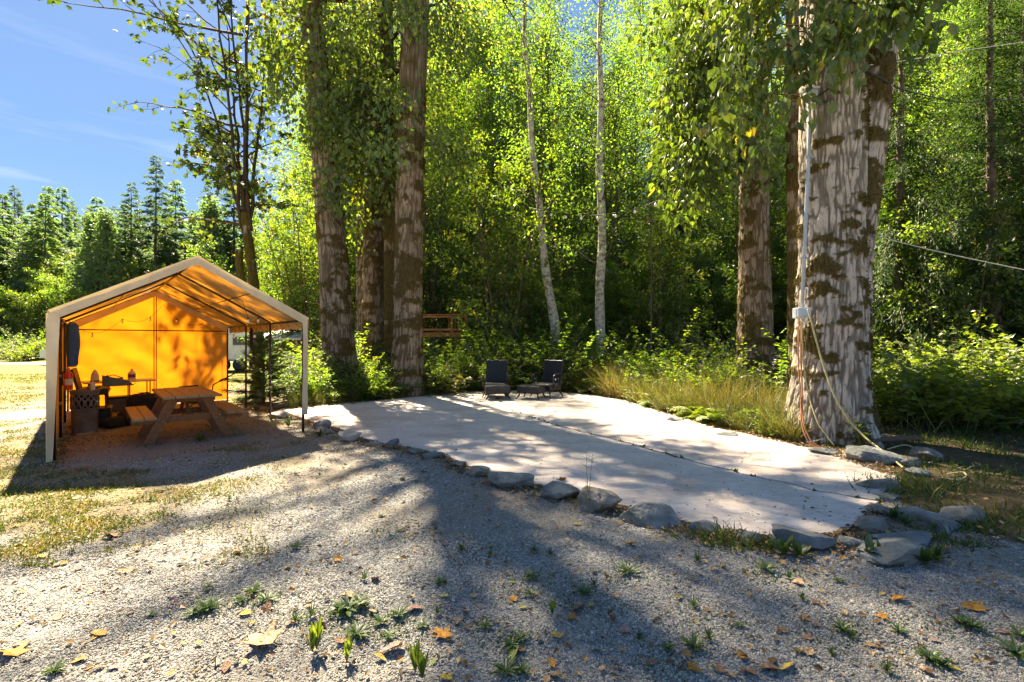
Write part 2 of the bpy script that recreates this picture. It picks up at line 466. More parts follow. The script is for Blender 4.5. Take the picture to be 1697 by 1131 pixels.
def ground_z(x, y):
    x = np.asarray(x, float); y = np.asarray(y, float)
    p = np.stack([x, y, x * 0], -1)
    z = (fbm(p * 0.45, 11, 3) - .5) * 0.10 * sstep(2, 6, np.hypot(x - 1, y - 8)) + (fbm(p * 3.1, 12, 3) - .5) * 0.03
    z = z + 0.35 * sstep(16, 26, y) * sstep(-12, -4, x)
    far = sstep(90, 400, np.hypot(x, y))
    return z + far * 4.0
def zones(x, y):
    p = np.stack([x, y, x * 0], -1)
    n = fbm(p * 0.8, 21, 4); n2 = fbm(p * 2.4, 22, 3)
    soil = in_poly(x, y, SOIL).astype(float)
    left = sstep(-1.6, -3.6, x + (n - .5) * 2.2 + 0.15 * (y - 4)) * sstep(3.3, 4.6, y + (n2 - .5) * 1.6)
    grass = left * sstep(0.40, 0.56, n * .5 + n2 * .5 + 0.06 * sstep(7, 12, y) * 1.0)
    grass = np.maximum(grass, sstep(11.5, 15, y) * sstep(-4.5, -6.5, x) * 0.9)
    grass = np.maximum(grass, 0.55 * (1 - soil) * sstep(5.0, 7.5, x) * sstep(.4, .6, n))
    bare = in_poly(x, y, TENTP)
    grass = np.where(bare, grass * 0.15, grass)
    sand = np.clip(.75 * sstep(0.50, 0.66, fbm(p * 0.9 + 40, 31, 4)) * (.4 + .6 * n2 / .5) + 0.7 * left * (1 - grass), 0, 1)
    sand = np.where(bare, 0.85, sand)
    rim = np.exp(-(np.minimum.reduce([np.hypot(x - q[0], y - q[1]) for q in PATIO]) / 0.55) ** 2)
    sand = np.clip(sand + 0.5 * rim, 0, 1)
    return soil, grass * (1 - soil), sand * (1 - soil)

gx = np.concatenate([-np.geomspace(420, 16.5, 26), np.arange(-16, 16.01, 0.14), np.geomspace(16.5, 420, 26)])
gy = np.concatenate([-np.geomspace(60, 1.5, 8), np.arange(-1.2, 24.01, 0.14), np.geomspace(24.6, 700, 34)])
GX, GY = np.meshgrid(gx, gy, indexing='ij')
so, gr, sa = zones(GX, GY)
GZ = ground_z(GX, GY)
inside = in_poly(GX, GY, PATIO)
pd = np.minimum.reduce([np.hypot(GX - q[0], GY - q[1]) for q in PATIO])
GZ = np.where(inside, -0.07, np.where(np.hypot(GX - 0.5, GY - 8) < 9, GZ * sstep(0, 1.2, pd) - 0.0, GZ))

def ground_material():
    m, N, L = new_mat("ground_gravel_and_grass")
    out = N.new("ShaderNodeOutputMaterial"); b = N.new("ShaderNodeBsdfPrincipled")
    b.inputs["Roughness"].default_value = 0.95; b.inputs["Specular IOR Level"].default_value = 0.15
    L.new(b.outputs[0], out.inputs[0])
    tc = N.new("ShaderNodeTexCoord")
    def noise(sc_, det=5, ro=0.6):
        n = N.new("ShaderNodeTexNoise"); n.inputs["Scale"].default_value = sc_; n.inputs["Detail"].default_value = det; n.inputs["Roughness"].default_value = ro
        L.new(tc.outputs["Object"], n.inputs["Vector"]); return n
    def mix(f, a, c, bt='MIX'):
        x = N.new("ShaderNodeMix"); x.data_type = 'RGBA'; x.blend_type = bt
        if f is None: x.inputs[0].default_value = 1.0
        else: L.new(f, x.inputs[0])
        L.new(a, x.inputs[6]); L.new(c, x.inputs[7]); return x.outputs[2]
    def attr(n):
        a = N.new("ShaderNodeAttribute"); a.attribute_name = n; return a.outputs["Fac"]
    vor = N.new("ShaderNodeTexVoronoi"); vor.inputs["Scale"].default_value = 85.0
    L.new(tc.outputs["Object"], vor.inputs["Vector"])
    sepc = N.new("ShaderNodeSeparateColor"); L.new(vor.outputs["Color"], sepc.inputs[0])
    peb = ramp(N, [(0.0, (0.10, 0.105, 0.11)), (0.5, (0.20, 0.21, 0.215)), (0.85, (0.30, 0.305, 0.30)), (1.0, (0.42, 0.41, 0.39))])
    L.new(sepc.outputs[0], peb.inputs[0])
    n1 = noise(3.0); n2 = noise(40.0, 6, 0.7); n3 = noise(140.0, 3)
    sand = ramp(N, [(0.3, (0.15, 0.13, 0.105)), (0.5, (0.23, 0.205, 0.17)), (0.7, (0.32, 0.285, 0.235))]); L.new(n2.outputs[0], sand.inputs[0])
    grs = ramp(N, [(0.3, (0.10, 0.085, 0.04)), (0.5, (0.17, 0.135, 0.065)), (0.72, (0.26, 0.205, 0.12))]); L.new(n2.outputs[0], grs.inputs[0])
    sol = ramp(N, [(0.3, (0.045, 0.036, 0.022)), (0.52, (0.085, 0.065, 0.035)), (0.75, (0.16, 0.115, 0.06))]); L.new(n2.outputs[0], sol.inputs[0])
    c = mix(attr('sand'), peb.outputs[0], sand.outputs[0])
    far = ramp(N, [(0.3, (0.085, 0.095, 0.02)), (0.7, (0.17, 0.165, 0.035))]); L.new(n1.outputs[0], far.inputs[0])
    g2 = mix(attr('far'), grs.outputs[0], far.outputs[0])
    c = mix(attr('grass'), c, g2)
    c = mix(attr('soil'), c, sol.outputs[0])
    L.new(c, b.inputs["Base Color"])
    add = N.new("ShaderNodeMath"); add.operation = 'MULTIPLY_ADD'; add.inputs[1].default_value = -0.8
    L.new(vor.outputs["Distance"], add.inputs[0]); L.new(n2.outputs[0], add.inputs[2])
    bp = N.new("ShaderNodeBump"); bp.inputs["Strength"].default_value = 0.9; bp.inputs["Distance"].default_value = 0.015
    L.new(add.outputs[0], bp.inputs["Height"]); L.new(bp.outputs[0], b.inputs["Normal"])
    return m
g = Geo()
g.sheet(np.stack([GX, GY, GZ], -1)[:, ::-1] if False else np.stack([GX, GY, GZ], -1), soil=so, grass=gr, sand=sa, far=sstep(13, 24, GY))
ground = tag(g.build('ground', ground_material(), None, True), 'grey gravel and sandy ground with patches of yellow grass', None, None, 'structure')

# road far off on the lawn
g = Geo()
rp = [(-70, 30.5), (-36, 31.5), (-24, 33.5), (-18, 38)]
P = np.array([[(x, y, ground_z(x, y) + 0.03), (x - .3, y + 3.2, ground_z(x - .3, y + 3.2) + 0.03)] for x, y in rp])
g.sheet(P)
tag(g.build('road', pmat('pale_road', (0.33, 0.33, 0.33), (0.43, 0.42, 0.40), 3, 0.9)), 'pale gravel road crossing the lawn beyond the tent', None, None, 'structure')

# concrete patio: two slabs parted by the crack
def concrete():
    m, N, L = new_mat("patio_concrete")
    out = N.new("ShaderNodeOutputMaterial"); b = N.new("ShaderNodeBsdfPrincipled")
    b.inputs["Roughness"].default_value = 0.78; b.inputs["Specular IOR Level"].default_value = 0.3
    L.new(b.outputs[0], out.inputs[0])
    tc = N.new("ShaderNodeTexCoord"); mp = N.new("ShaderNodeMapping"); mp.inputs["Scale"].default_value = (1, 1.9, 1); mp.inputs["Rotation"].default_value = (0, 0, 0.35)
    L.new(tc.outputs["Object"], mp.inputs[0])
    def noise(s, d, r, v=None):
        n = N.new("ShaderNodeTexNoise"); n.inputs["Scale"].default_value = s; n.inputs["Detail"].default_value = d; n.inputs["Roughness"].default_value = r
        L.new((v or mp).outputs[0], n.inputs["Vector"]); return n
    tc_ = N.new("ShaderNodeMapping"); tc_.inputs["Location"].default_value = (3.1, 7.7, 0); L.new(tc.outputs["Object"], tc_.inputs[0])
    a = noise(1.1, 7, .62); c = noise(9, 8, .7); d = noise(60, 4, .6)
    r1 = ramp(N, [(0.28, (0.45, 0.385, 0.335)), (0.5, (0.56, 0.49, 0.445)), (0.72, (0.63, 0.565, 0.52))]); L.new(a.outputs[0], r1.inputs[0])
    r2 = ramp(N, [(0.28, (0.76, 0.74, 0.72)), (0.55, (1.0, 1.0, 1.0)), (0.8, (1.07, 1.07, 1.07))]); L.new(c.outputs[0], r2.inputs[0])
    x = N.new("ShaderNodeMix"); x.data_type = 'RGBA'; x.blend_type = 'MULTIPLY'; x.inputs[0].default_value = 1.0
    L.new(r1.outputs[0], x.inputs[6]); L.new(r2.outputs[0], x.inputs[7])
    # dark specks and small scuffs
    sp = noise(26, 2, .5); r3 = ramp(N, [(0.0, (1, 1, 1)), (0.68, (1, 1, 1)), (0.76, (0.55, 0.5, 0.45))]); L.new(sp.outputs[0], r3.inputs[0])
    y = N.new("ShaderNodeMix"); y.data_type = 'RGBA'; y.blend_type = 'MULTIPLY'; y.inputs[0].default_value = 0.8
    L.new(x.outputs[2], y.inputs[6]); L.new(r3.outputs[0], y.inputs[7])
    st = noise(0.55, 6, .7, tc_); r4 = ramp(N, [(0.0, (1, 1, 1)), (0.52, (1, 1, 1)), (0.68, (0.80, 0.74, 0.67))]); L.new(st.outputs[0], r4.inputs[0])
    y2 = N.new("ShaderNodeMix"); y2.data_type = 'RGBA'; y2.blend_type = 'MULTIPLY'; y2.inputs[0].default_value = 1.0
    L.new(y.outputs[2], y2.inputs[6]); L.new(r4.outputs[0], y2.inputs[7])
    L.new(y2.outputs[2], b.inputs["Base Color"])
    bp = N.new("ShaderNodeBump"); bp.inputs["Strength"].default_value = 0.35; bp.inputs["Distance"].default_value = 0.012
    L.new(c.outputs[0], bp.inputs["Height"]); L.new(bp.outputs[0], b.inputs["Normal"])
    return m
M['concrete'] = concrete()
patio = thing('patio', 'pale cracked concrete patio ringed by stones and shrubs', None, (0, 0, 0))
patio['kind'] = 'structure'
def slab(poly):
    bm = bmesh.new()
    top = [bm.verts.new((p[0], p[1], PATIO_Z)) for p in poly]
    f = bm.faces.new(top)
    if f.normal.z < 0: f.normal_flip()
    bmesh.ops.triangulate(bm, faces=[f])
    ext = bmesh.ops.extrude_face_region(bm, geom=bm.faces[:])
    for v in [e for e in ext['geom'] if isinstance(e, bmesh.types.BMVert)]: v.co.z = -0.12
    bmesh.ops.recalc_face_normals(bm, faces=bm.faces[:])
    me = bpy.data.meshes.new('slab'); bm.to_mesh(me); bm.free()
    me.materials.append(M['concrete'])
    o = bpy.data.objects.new('slab', me); COL.objects.link(o); o.parent = patio
    return o
def smooth_poly(L, rng, n=4, amp=0.05):
    out = []
    for i in range(len(L) - 1):
        for j in range(n):
            out.append(np.array(L[i]) + (np.array(L[i + 1]) - np.array(L[i])) * j / n + (rng.normal(0, amp, 2) if (i or j) else 0))
    out.append(np.array(L[-1]))
    return out
far_edge = CRACK + nrm2 * cw[:, None]
near_edge = CRACK - nrm2 * cw[:, None]
rr = np.random.default_rng(8)
slab(list(far_edge[::-1]) + smooth_poly(w2(right_px), rr, 4, 0.035))
slab(list(near_edge) + smooth_poly(w2(front_px), rr, 3, 0.02) + smooth_poly(w2(back_px[:-1]), rr, 4, 0.04))

# gravel: real crushed stones scattered over the ground (one mass of stuff)
def gravel():
    rng = np.random.default_rng(3)
    N_ = 380000
    u = rng.random(N_)
    Y = 2.0 + 7.0 * u ** 1.55
    X = (rng.random(N_) * 2 - 1) * (1.10 * Y + 0.5)
    so_, gr_, sa_ = zones(X, Y)
    ok = ~in_poly(X, Y, PATIO) & (so_ < .5)
    ok &= (rng.random(N_) > 0.86 * sa_) & (rng.random(N_) > 0.7 * gr_)
    ok &= ~(in_poly(X, Y, TENTP) & (rng.random(N_) < .7))
    
    X, Y = X[ok], Y[ok]
    n = len(X)
    s = rng.uniform(0.0030, 0.0068, n) * (1 + 0.07 * np.maximum(0, Y - 3)) * np.where(rng.random(n) < .06, 1.7, 1.0)
    scl = np.stack([s * rng.uniform(.8, 1.5, n), s * rng.uniform(.7, 1.1, n), s * rng.uniform(.45, .8, n)], -1)
    rot = np.stack([rng.normal(0, .5, n), rng.normal(0, .5, n), rng.uniform(0, 6.28, n)], -1)
    pd_ = np.minimum.reduce([np.hypot(X - q[0], Y - q[1]) for q in PATIO])
    Z = ground_z(X, Y) * sstep(0, 1.2, pd_) + s * 0.25
    me = bpy.data.meshes.new('gravel')
    me.vertices.add(n)
    me.vertices.foreach_set('co', np.stack([X, Y, Z], -1).astype(np.float32).ravel())
    for nm, arr in (('scl', scl), ('rot', rot)):
        a = me.attributes.new(nm, 'FLOAT_VECTOR', 'POINT'); a.data.foreach_set('vector', arr.astype(np.float32).ravel())
    o = bpy.data.objects.new('gravel', me); COL.objects.link(o)
    m, N, L = new_mat("crushed_stone")
    out = N.new("ShaderNodeOutputMaterial"); b = N.new("ShaderNodeBsdfPrincipled"); b.inputs["Roughness"].default_value = 0.85; b.inputs["Specular IOR Level"].default_value = 0.25
    oi = N.new("ShaderNodeObjectInfo")
    rp_ = ramp(N, [(0.0, (0.135, 0.125, 0.115)), (0.3, (0.245, 0.23, 0.205)), (0.65, (0.345, 0.325, 0.28)), (0.88, (0.42, 0.395, 0.34)), (0.93, (0.32, 0.25, 0.18)), (1.0, (0.52, 0.51, 0.48))])
    L.new(oi.outputs["Random"], rp_.inputs[0]); L.new(rp_.outputs[0], b.inputs["Base Color"]); L.new(b.outputs[0], out.inputs[0])
    me.materials.append(m)
    ng = bpy.data.node_groups.new('gravel_scatter', 'GeometryNodeTree')
    ng.interface.new_socket('Geometry', in_out='INPUT', socket_type='NodeSocketGeometry')
    ng.interface.new_socket('Geometry', in_out='OUTPUT', socket_type='NodeSocketGeometry')
    n_, l_ = ng.nodes, ng.links
    gi = n_.new('NodeGroupInput'); go = n_.new('NodeGroupOutput')
    ico = n_.new('GeometryNodeMeshIcoSphere'); ico.inputs['Radius'].default_value = 1.0; ico.inputs['Subdivisions'].default_value = 1
    sm = n_.new('GeometryNodeSetMaterial'); sm.inputs['Material'].default_value = m
    ssn = n_.new('GeometryNodeSetShadeSmooth'); ssn.inputs['Shade Smooth'].default_value = False
    iop = n_.new('GeometryNodeInstanceOnPoints')
    a1 = n_.new('GeometryNodeInputNamedAttribute'); a1.data_type = 'FLOAT_VECTOR'; a1.inputs['Name'].default_value = 'scl'
    a2 = n_.new('GeometryNodeInputNamedAttribute'); a2.data_type = 'FLOAT_VECTOR'; a2.inputs['Name'].default_value = 'rot'
    e2r = n_.new('FunctionNodeEulerToRotation')
    l_.new(ico.outputs['Mesh'], ssn.inputs[0]); l_.new(ssn.outputs[0], sm.inputs[0]); l_.new(sm.outputs[0], iop.inputs['Instance'])
    l_.new(gi.outputs[0], iop.inputs['Points']); l_.new(a2.outputs[0], e2r.inputs[0]); l_.new(e2r.outputs[0], iop.inputs['Rotation'])
    l_.new(a1.outputs[0], iop.inputs['Scale']); l_.new(iop.outputs[0], go.inputs[0])
    md = o.modifiers.new('scatter', 'NODES'); md.node_group = ng
    tag(o, 'crushed blue grey gravel covering the open ground', None, None, 'stuff')
gravel()
# ------------------------------------------------------------------ trees
def T_(v, t): return (np.array(v, float), np.array(t, int))
OVAL = T_([(0, 0, 0), (-.30, .45, .07), (.30, .45, .07), (0, 1, -.10)], [(0, 2, 3), (0, 3, 1)])
HEART = T_([(0, 0, 0), (-.36, .27, .05), (.36, .27, .05), (-.22, .66, .03), (.22, .66, .03), (0, 1.05, -.16)], [(0, 2, 4), (0, 4, 5), (0, 5, 3), (0, 3, 1)])
MAPLE = T_([(0, .36, .06), (0, 0, 0), (.44, .06, -.05), (.27, .32, .02), (.60, .62, -.06), (.22, .62, .02), (0, 1.0, -.1), (-.22, .62, .02), (-.60, .62, -.06), (-.27, .32, .02), (-.44, .06, -.05)],
           [(0, 1 + i, 1 + (i + 1) % 10) for i in range(10)])
SPRAY = T_([(0, 0, 0), (-.13, .45, .02), (.13, .45, .02), (0, 1, -.08)], [(0, 2, 3), (0, 3, 1)])
BLADE = T_([(-.5, 0, 0), (.5, 0, 0), (.4, .55, .10), (-.4, .55, .10), (0, 1, .35)], [(0, 1, 2), (0, 2, 3), (3, 2, 4)])

def grow(rng, starts, wood, lf, T=OVAL, twigs=7, twig_len=.45, leaves=30, size=.12, spread=.12, droop=.25, rise=.08, hang=.35, wig=.14, sides=5, dark=0.0, segs=7, flat=.7, from_t=.22, sub=True):
    for (p, d, Ln, r) in starts:
        p = np.array(p, float); d = unit(d)
        pts = [p.copy()]
        for i in range(segs):
            d = unit(d + rng.normal(0, wig, 3) + np.array([0, 0, rise - droop * (i / segs)]))
            p = p + d * Ln / segs
            pts.append(p.copy())
        pts = np.array(pts)
        wood.tube(pts, np.linspace(r, max(.006, r * .18), len(pts)), sides, False)
        for k in range(twigs):
            t = from_t + (1 - from_t) * (k + rng.random()) / twigs
            if k == twigs - 1: t = 0.97
            f = t * segs; i = min(int(f), segs - 1)
            b = pts[i] + (pts[i + 1] - pts[i]) * (f - i)
            along = unit(pts[i + 1] - pts[i])
            side = rng.normal(0, 1, 3); side[2] *= .5; side = unit(side - along * np.dot(side, along))
            td = unit(along * .75 + side * (.9 if k < twigs - 1 else .15))
            tlng = Ln * twig_len * (1.12 - .6 * t) * rng.uniform(.7, 1.25)
            tp = [b]
            for _ in range(3):
                td = unit(td + rng.normal(0, .16, 3) + np.array([0, 0, .05 - droop * .5]))
                tp.append(tp[-1] + td * tlng / 3)
            tp = np.array(tp)
            if sub: wood.tube(tp, [max(.005, r * .3), max(.004, r * .2), .004, .002], 3, False)
            n = max(2, int(leaves * rng.uniform(.6, 1.3)))
            ft = rng.uniform(.1, 1.05, n) * 3; ii = np.minimum(ft.astype(int), 2)
            pos = tp[ii] + (tp[ii + 1] - tp[ii]) * (ft - ii)[:, None] + rng.normal(0, spread, (n, 3)) * np.array([1, 1, .75])
            dd = units(td * .6 + rng.normal(0, .6, (n, 3)) + np.array([0, 0, -hang]))
            nn = units(np.array([0, 0, 1.0]) * flat + rng.normal(0, .55, (n, 3)))
            c = np.clip(rng.normal(.45 + rng.normal(0, .12) - dark, .2, n), 0, 1)
            lf.leaves(pos, dd, nn, size * rng.uniform(.65, 1.3, n), T, c)

def path_at(path, z):
    return np.array([np.interp(z, path[:, 2], path[:, 0]), np.interp(z, path[:, 2], path[:, 1]), z])
def crown_starts(rng, path, r0, H, base, prof, n, up=(15, 45), bend=1.0):
    st = []
    az = rng.uniform(0, 6.28)
    for k in range(n):
        t = (k + rng.random()) / n
        z = base + (H - base) * t
        az += 2.4 + rng.normal(0, .35)
        e = R(rng.uniform(*up) + 25 * t)
        st.append((path_at(path, z), (math.cos(az) * math.cos(e), math.sin(az) * math.cos(e), math.sin(e)), max(.35, prof(t) * rng.uniform(.75, 1.2)), max(.012, r0 * .33 * (1 - t * .75))))
    return st
def wiggle_path(rng, H, lean=(0, 0), n=14, amp=.12):
    z = np.linspace(0, H, n)
    x = lean[0] * z + np.cumsum(rng.normal(0, amp, n)) * .5
    y = lean[1] * z + np.cumsum(rng.normal(0, amp, n)) * .5
    x -= x[0]; y -= y[0]
    p = np.stack([x, y, z], 1); p[0, 2] = -.25
    return p

PROTO = {}
def make_tree(kind, label, seed, H, r0, base, prof, n, T, mat, bark, cat='tree', group=None, up=(15, 45), lean=(0, 0), amp=.12, **kw):
    rng = np.random.default_rng(seed)
    root = thing(kind, label, cat, (0, 0, 0), 0, group)
    path = wiggle_path(rng, H, lean, amp=amp)
    tr = Geo(); tr.tube(path, r0 * (1 - np.linspace(0, 1, len(path)) * .9) * np.where(np.arange(len(path)) == 0, 1.3, 1), 9)
    wood, lf = Geo(), Geo()
    grow(rng, crown_starts(rng, path, r0, H, base, prof, n, up), wood, lf, T=T, **kw)
    tr.build('trunk', M[bark], root, True)
    wood.build('limbs', M[bark if bark != 'birch' else 'bark_thin'], root, True)
    lf.build('crown', M[mat], root)
    return root
def make_clump_tree(kind, label, seed, H, stems, mat, spread=.35, T=OVAL, group=None, cat='tree', r0=.06, low=.12, **kw):
    rng = np.random.default_rng(seed)
    root = thing(kind, label, cat, (0, 0, 0), 0, group)
    tr, wood, lf = Geo(), Geo(), Geo()
    for s in range(stems):
        a = s / stems * 6.28 + rng.normal(0, .3)
        h = H * rng.uniform(.7, 1.05)
        path = wiggle_path(rng, h, (math.cos(a) * spread * rng.uniform(.4, 1), math.sin(a) * spread * rng.uniform(.4, 1)), amp=.1)
        path[:, 0] += .12 * math.cos(a); path[:, 1] += .12 * math.sin(a)
        tr.tube(path, np.linspace(r0, .012, len(path)), 7)
        grow(rng, crown_starts(rng, path, r0, h, h * low, lambda t: H * .26 * (1 - .55 * t), 13, (0, 35)), wood, lf, T=T, **kw)
    tr.build('trunk', M['bark_thin'], root, True)
    wood.build('limbs', M['bark_thin'], root, True)
    lf.build('crown', M[mat], root)
    return root
def make_conifer(kind, label, seed, H, r0, base, rad, n, group=None, droop=.35, size=.5, per=46, mat='leaf_fir', up=(-12, 12), hang=.5, sp=.12):
    rng = np.random.default_rng(seed)
    root = thing(kind, label, 'tree', (0, 0, 0), 0, group)
    path = wiggle_path(rng, H, amp=.04)
    tr = Geo(); tr.tube(path, r0 * (1 - np.linspace(0, 1, len(path)) * .95), 9)
    wood, lf = Geo(), Geo()
    az = 0
    for k in range(n):
        t = (k + rng.random()) / n
        z = base + (H - base) * t
        az += 2.4 + rng.normal(0, .4)
        Ln = (rad * (1 - t) ** .8 + .25) * rng.uniform(.7, 1.2)
        e = R(rng.uniform(*up) + 30 * t)
        d = np.array([math.cos(az) * math.cos(e), math.sin(az) * math.cos(e), math.sin(e)])
        p = path_at(path, z); pts = [p]
        for i in range(5):
            d = unit(d + np.array([0, 0, -droop * .35]) + rng.normal(0, .06, 3)); pts.append(pts[-1] + d * Ln / 5)
        pts = np.array(pts)
        wood.tube(pts, np.linspace(max(.012, r0 * .16 * (1 - t)), .006, 6), 4, False)
        m = max(10, int(per * (Ln / rad + .25)))
        ft = rng.uniform(.12, 1, m) * 5; ii = np.minimum(ft.astype(int), 4)
        al = units(pts[ii + 1] - pts[ii])
        pos = pts[ii] + (pts[ii + 1] - pts[ii]) * (ft - ii)[:, None]
        side = units(np.cross(al, np.array([0, 0, 1.0]))) * np.where(rng.random(m) < .5, -1, 1)[:, None]
        dd = units(al * .8 + side * rng.uniform(.3, 1.0, m)[:, None] + np.array([0, 0, -hang]) * rng.uniform(.2, 1, m)[:, None] + rng.normal(0, .15, (m, 3)))
        nn = units(np.array([0, 0, 1.0]) + rng.normal(0, .35, (m, 3)))
        pos = pos + rng.normal(0, sp * .5, (m, 3))
        s_ = size * (.45 + .75 * (1 - ft / 5)) * rng.uniform(.7, 1.25, m) * (.45 + .55 * (1 - t))
        lf.leaves(pos, dd, nn, s_, SPRAY, np.clip(rng.normal(.42, .2, m), 0, 1))
    tr.build('trunk', M['bark_thin'], root, True); wood.build('limbs', M['bark_thin'], root, True); lf.build('crown', M[mat], root)
    return root

# ---- hero trunks with furrowed bark
def hero_trunk(path, radii, seed, nth=150, dz=.045, depth=.03, freq=11.0, flare=.35, moss=.5, parent=None, bark='bark_cotton', zs=None, name='trunk', tufts=6000, tuft_to=12.0, moss_scale=1.0):
    rng = np.random.default_rng(seed)
    path = np.array(path, float); radii = np.array(radii, float)
    zmax = path[-1, 2]
    zfine = np.concatenate([np.arange(-.3, min(8.5, zmax), dz), np.arange(min(8.5, zmax), zmax + .01, dz * 8)])
    zs_ = zfine
    def smooth(y): return np.interp(zs_, path[:, 2], y)
    cx, cy, rr_ = smooth(path[:, 0]), smooth(path[:, 1]), smooth(radii)
    k = np.ones(9) / 9
    pad = lambda a: np.convolve(np.pad(a, 4, mode='edge'), k, 'valid')
    cx, cy, rr_ = pad(cx), pad(cy), pad(rr_)
    th = np.arange(nth) * 2 * PI / nth
    Z, TH = np.meshgrid(zs_, th, indexing='ij')
    r = rr_[:, None] * np.ones_like(TH)
    zz = np.maximum(Z, 0)
    ph = rng.uniform(0, 6.28, 3)
    r = r * (1 + flare * np.exp(-zz / .55)) * (1 + (.10 * np.cos(5 * TH + ph[0]) + .07 * np.cos(3 * TH + ph[1])) * np.exp(-zz / .8) * (flare > 0))
    p3 = np.stack([np.cos(TH) * r, np.sin(TH) * r, Z], -1)
    wob = (fbm(p3 * 2.0, seed + 3, 3) - .5)
    r = r * (1 + .10 * wob)
    q = p3 * np.array([freq, freq, freq * .15]) + (fbm(p3 * np.array([3, 3, 2.2]), seed + 5, 3)[..., None] - .5) * 1.5
    a = 1 - np.abs(2 * vnoise(q, seed + 7) - 1)
    b2 = 1 - np.abs(2 * vnoise(q * np.array([1.9, 1.9, 2.6]) + 9, seed + 8) - 1)
    ridge = np.clip(1 - (.8 * a ** 4 + .35 * b2 ** 5), 0, 1)
    mn = fbm(p3 * np.array([1.5, 1.5, 2.3]) * moss_scale, seed + 13, 4) + .24 * (fbm(p3 * np.array([9, 9, 14]), seed + 14, 3) - .5)
    thr = .60 - .18 * moss - .10 * moss * np.exp(-zz / .9)
    mm = sstep(thr, thr + .045, mn)
    r = r + depth * (ridge - .6) * (1 - .5 * mm) + .022 * mm * (.5 + vnoise(p3 * 28, seed + 15))
    V = np.stack([cx[:, None] + np.cos(TH) * r, cy[:, None] + np.sin(TH) * r, Z], -1)
    ga = Geo()
    nz_ = len(zs_)
    i, j = np.meshgrid(np.arange(nz_ - 1), np.arange(nth), indexing='ij'); j2 = (j + 1) % nth
    qd = np.stack([i * nth + j, i * nth + j2, (i + 1) * nth + j2, (i + 1) * nth + j], -1).reshape(-1, 4)
    ga.add(V.reshape(-1, 3), None, qd, rnd=ridge.ravel(), moss=mm.ravel())
    tr = ga.build(name, M[bark], parent, True)
    # tufts of moss
    if tufts:
        out = np.stack([np.cos(TH), np.sin(TH), TH * 0], -1).reshape(-1, 3)
        w = (mm > .55).ravel() & (Z.ravel() < tuft_to) & (Z.ravel() > 0)
        idx = np.flatnonzero(w)
        if len(idx):
            pick = rng.choice(idx, tufts)
            pos = V.reshape(-1, 3)[pick] + rng.normal(0, .012, (tufts, 3))
            o = out[pick]
            dd = units(o + rng.normal(0, .55, (tufts, 3)) + np.array([0, 0, -.35]))
            lf = Geo(); lf.leaves(pos, dd, rng.normal(0, 1, (tufts, 3)), rng.uniform(.018, .05, tufts), OVAL, np.clip(rng.normal(.5, .25, tufts), 0, 1), rng.uniform(.4, .9, tufts))
            tag(lf.build('moss', M['moss'], parent), kind='stuff')
    return tr, np.stack([cx, cy, zs_], 1)

def cottonwood(label, loc, path, radii, seed, H, crown_base, crown_rad, n, hang_starts=(), leaf=.15, ntop=16, moss=.5, nth=110, tufts=5000, cat='tree', group='old cottonwood trees round the patio', hangkw=None, depth=.03, freq=20., flare=.3, bark='bark_cotton', kind='cottonwood_tree', ms=1.0, shade_limbs=None):
    rng = np.random.default_rng(seed)
    root = thing(kind, label, cat, loc, 0, group)
    tr, pth = hero_trunk(path, radii, seed, nth=nth, parent=root, moss=moss, tufts=tufts, depth=depth, freq=freq, flare=flare, bark=bark, moss_scale=ms)
    wood, lf = Geo(), Geo()
    grow(rng, crown_starts(rng, pth, .3, H, crown_base, lambda t: crown_rad * (1 - .55 * abs(2 * t - .7)), n, (20, 50)), wood, lf, T=HEART, twigs=10, twig_len=.42, leaves=ntop, size=leaf*.62, spread=1.0, droop=.25, sides=6)
    if shade_limbs:  # unseen limbs added above the view to shade gravel and patio
        fs = []
        for k in range(shade_limbs[0]):
            z = rng.uniform(*shade_limbs[1]); a = R(rng.uniform(*shade_limbs[2])); c = path_at(pth, z); e = R(rng.uniform(5, 22))
            fs.append(((c[0], c[1], z), (math.cos(a) * math.cos(e), math.sin(a) * math.cos(e), math.sin(e)), rng.uniform(*shade_limbs[3]), .06))
        grow(rng, fs, wood, lf, T=HEART, twigs=11, twig_len=.40, leaves=17, size=leaf * .62, spread=.95, droop=.12, sides=6)
    if hang_starts:
        kw = dict(T=HEART, twigs=9, twig_len=.6, leaves=26, size=leaf, spread=.26, droop=.75, rise=.0, hang=.8, sides=4)
        kw.update(hangkw or {})
        sh = Geo()
        grow(rng, [((s[0][0] - loc[0], s[0][1] - loc[1], s[0][2]), s[1], s[2], s[3]) for s in hang_starts], wood, sh, **kw)
        sh.build('shoot_foliage', M['leaf_cotton_shaded'], root)
    wood.build('limbs', M['bark_brown'], root, True)
    lf.build('crown', M['leaf_cotton'], root)
    return root

def rel(loc, pts): return [(p[0] - loc[0], p[1] - loc[1], p[2]) for p in pts]
def hangers(rng, center, n, zr, az=(0, 6.28), Ls=(1.4, 2.6), r0=.4):
    Ls = (Ls[0] * 1.1, Ls[1] * 1.25)
    st = []
    for k in range(n):
        a = rng.uniform(*az); z = rng.uniform(*zr)
        c = center(z)
        e = R(rng.uniform(-5, 35))
        st.append(((c[0] + math.cos(a) * r0 * .8, c[1] + math.sin(a) * r0 * .8, z), (math.cos(a) * math.cos(e), math.sin(a) * math.cos(e), math.sin(e)), rng.uniform(*Ls), .022))
    return st

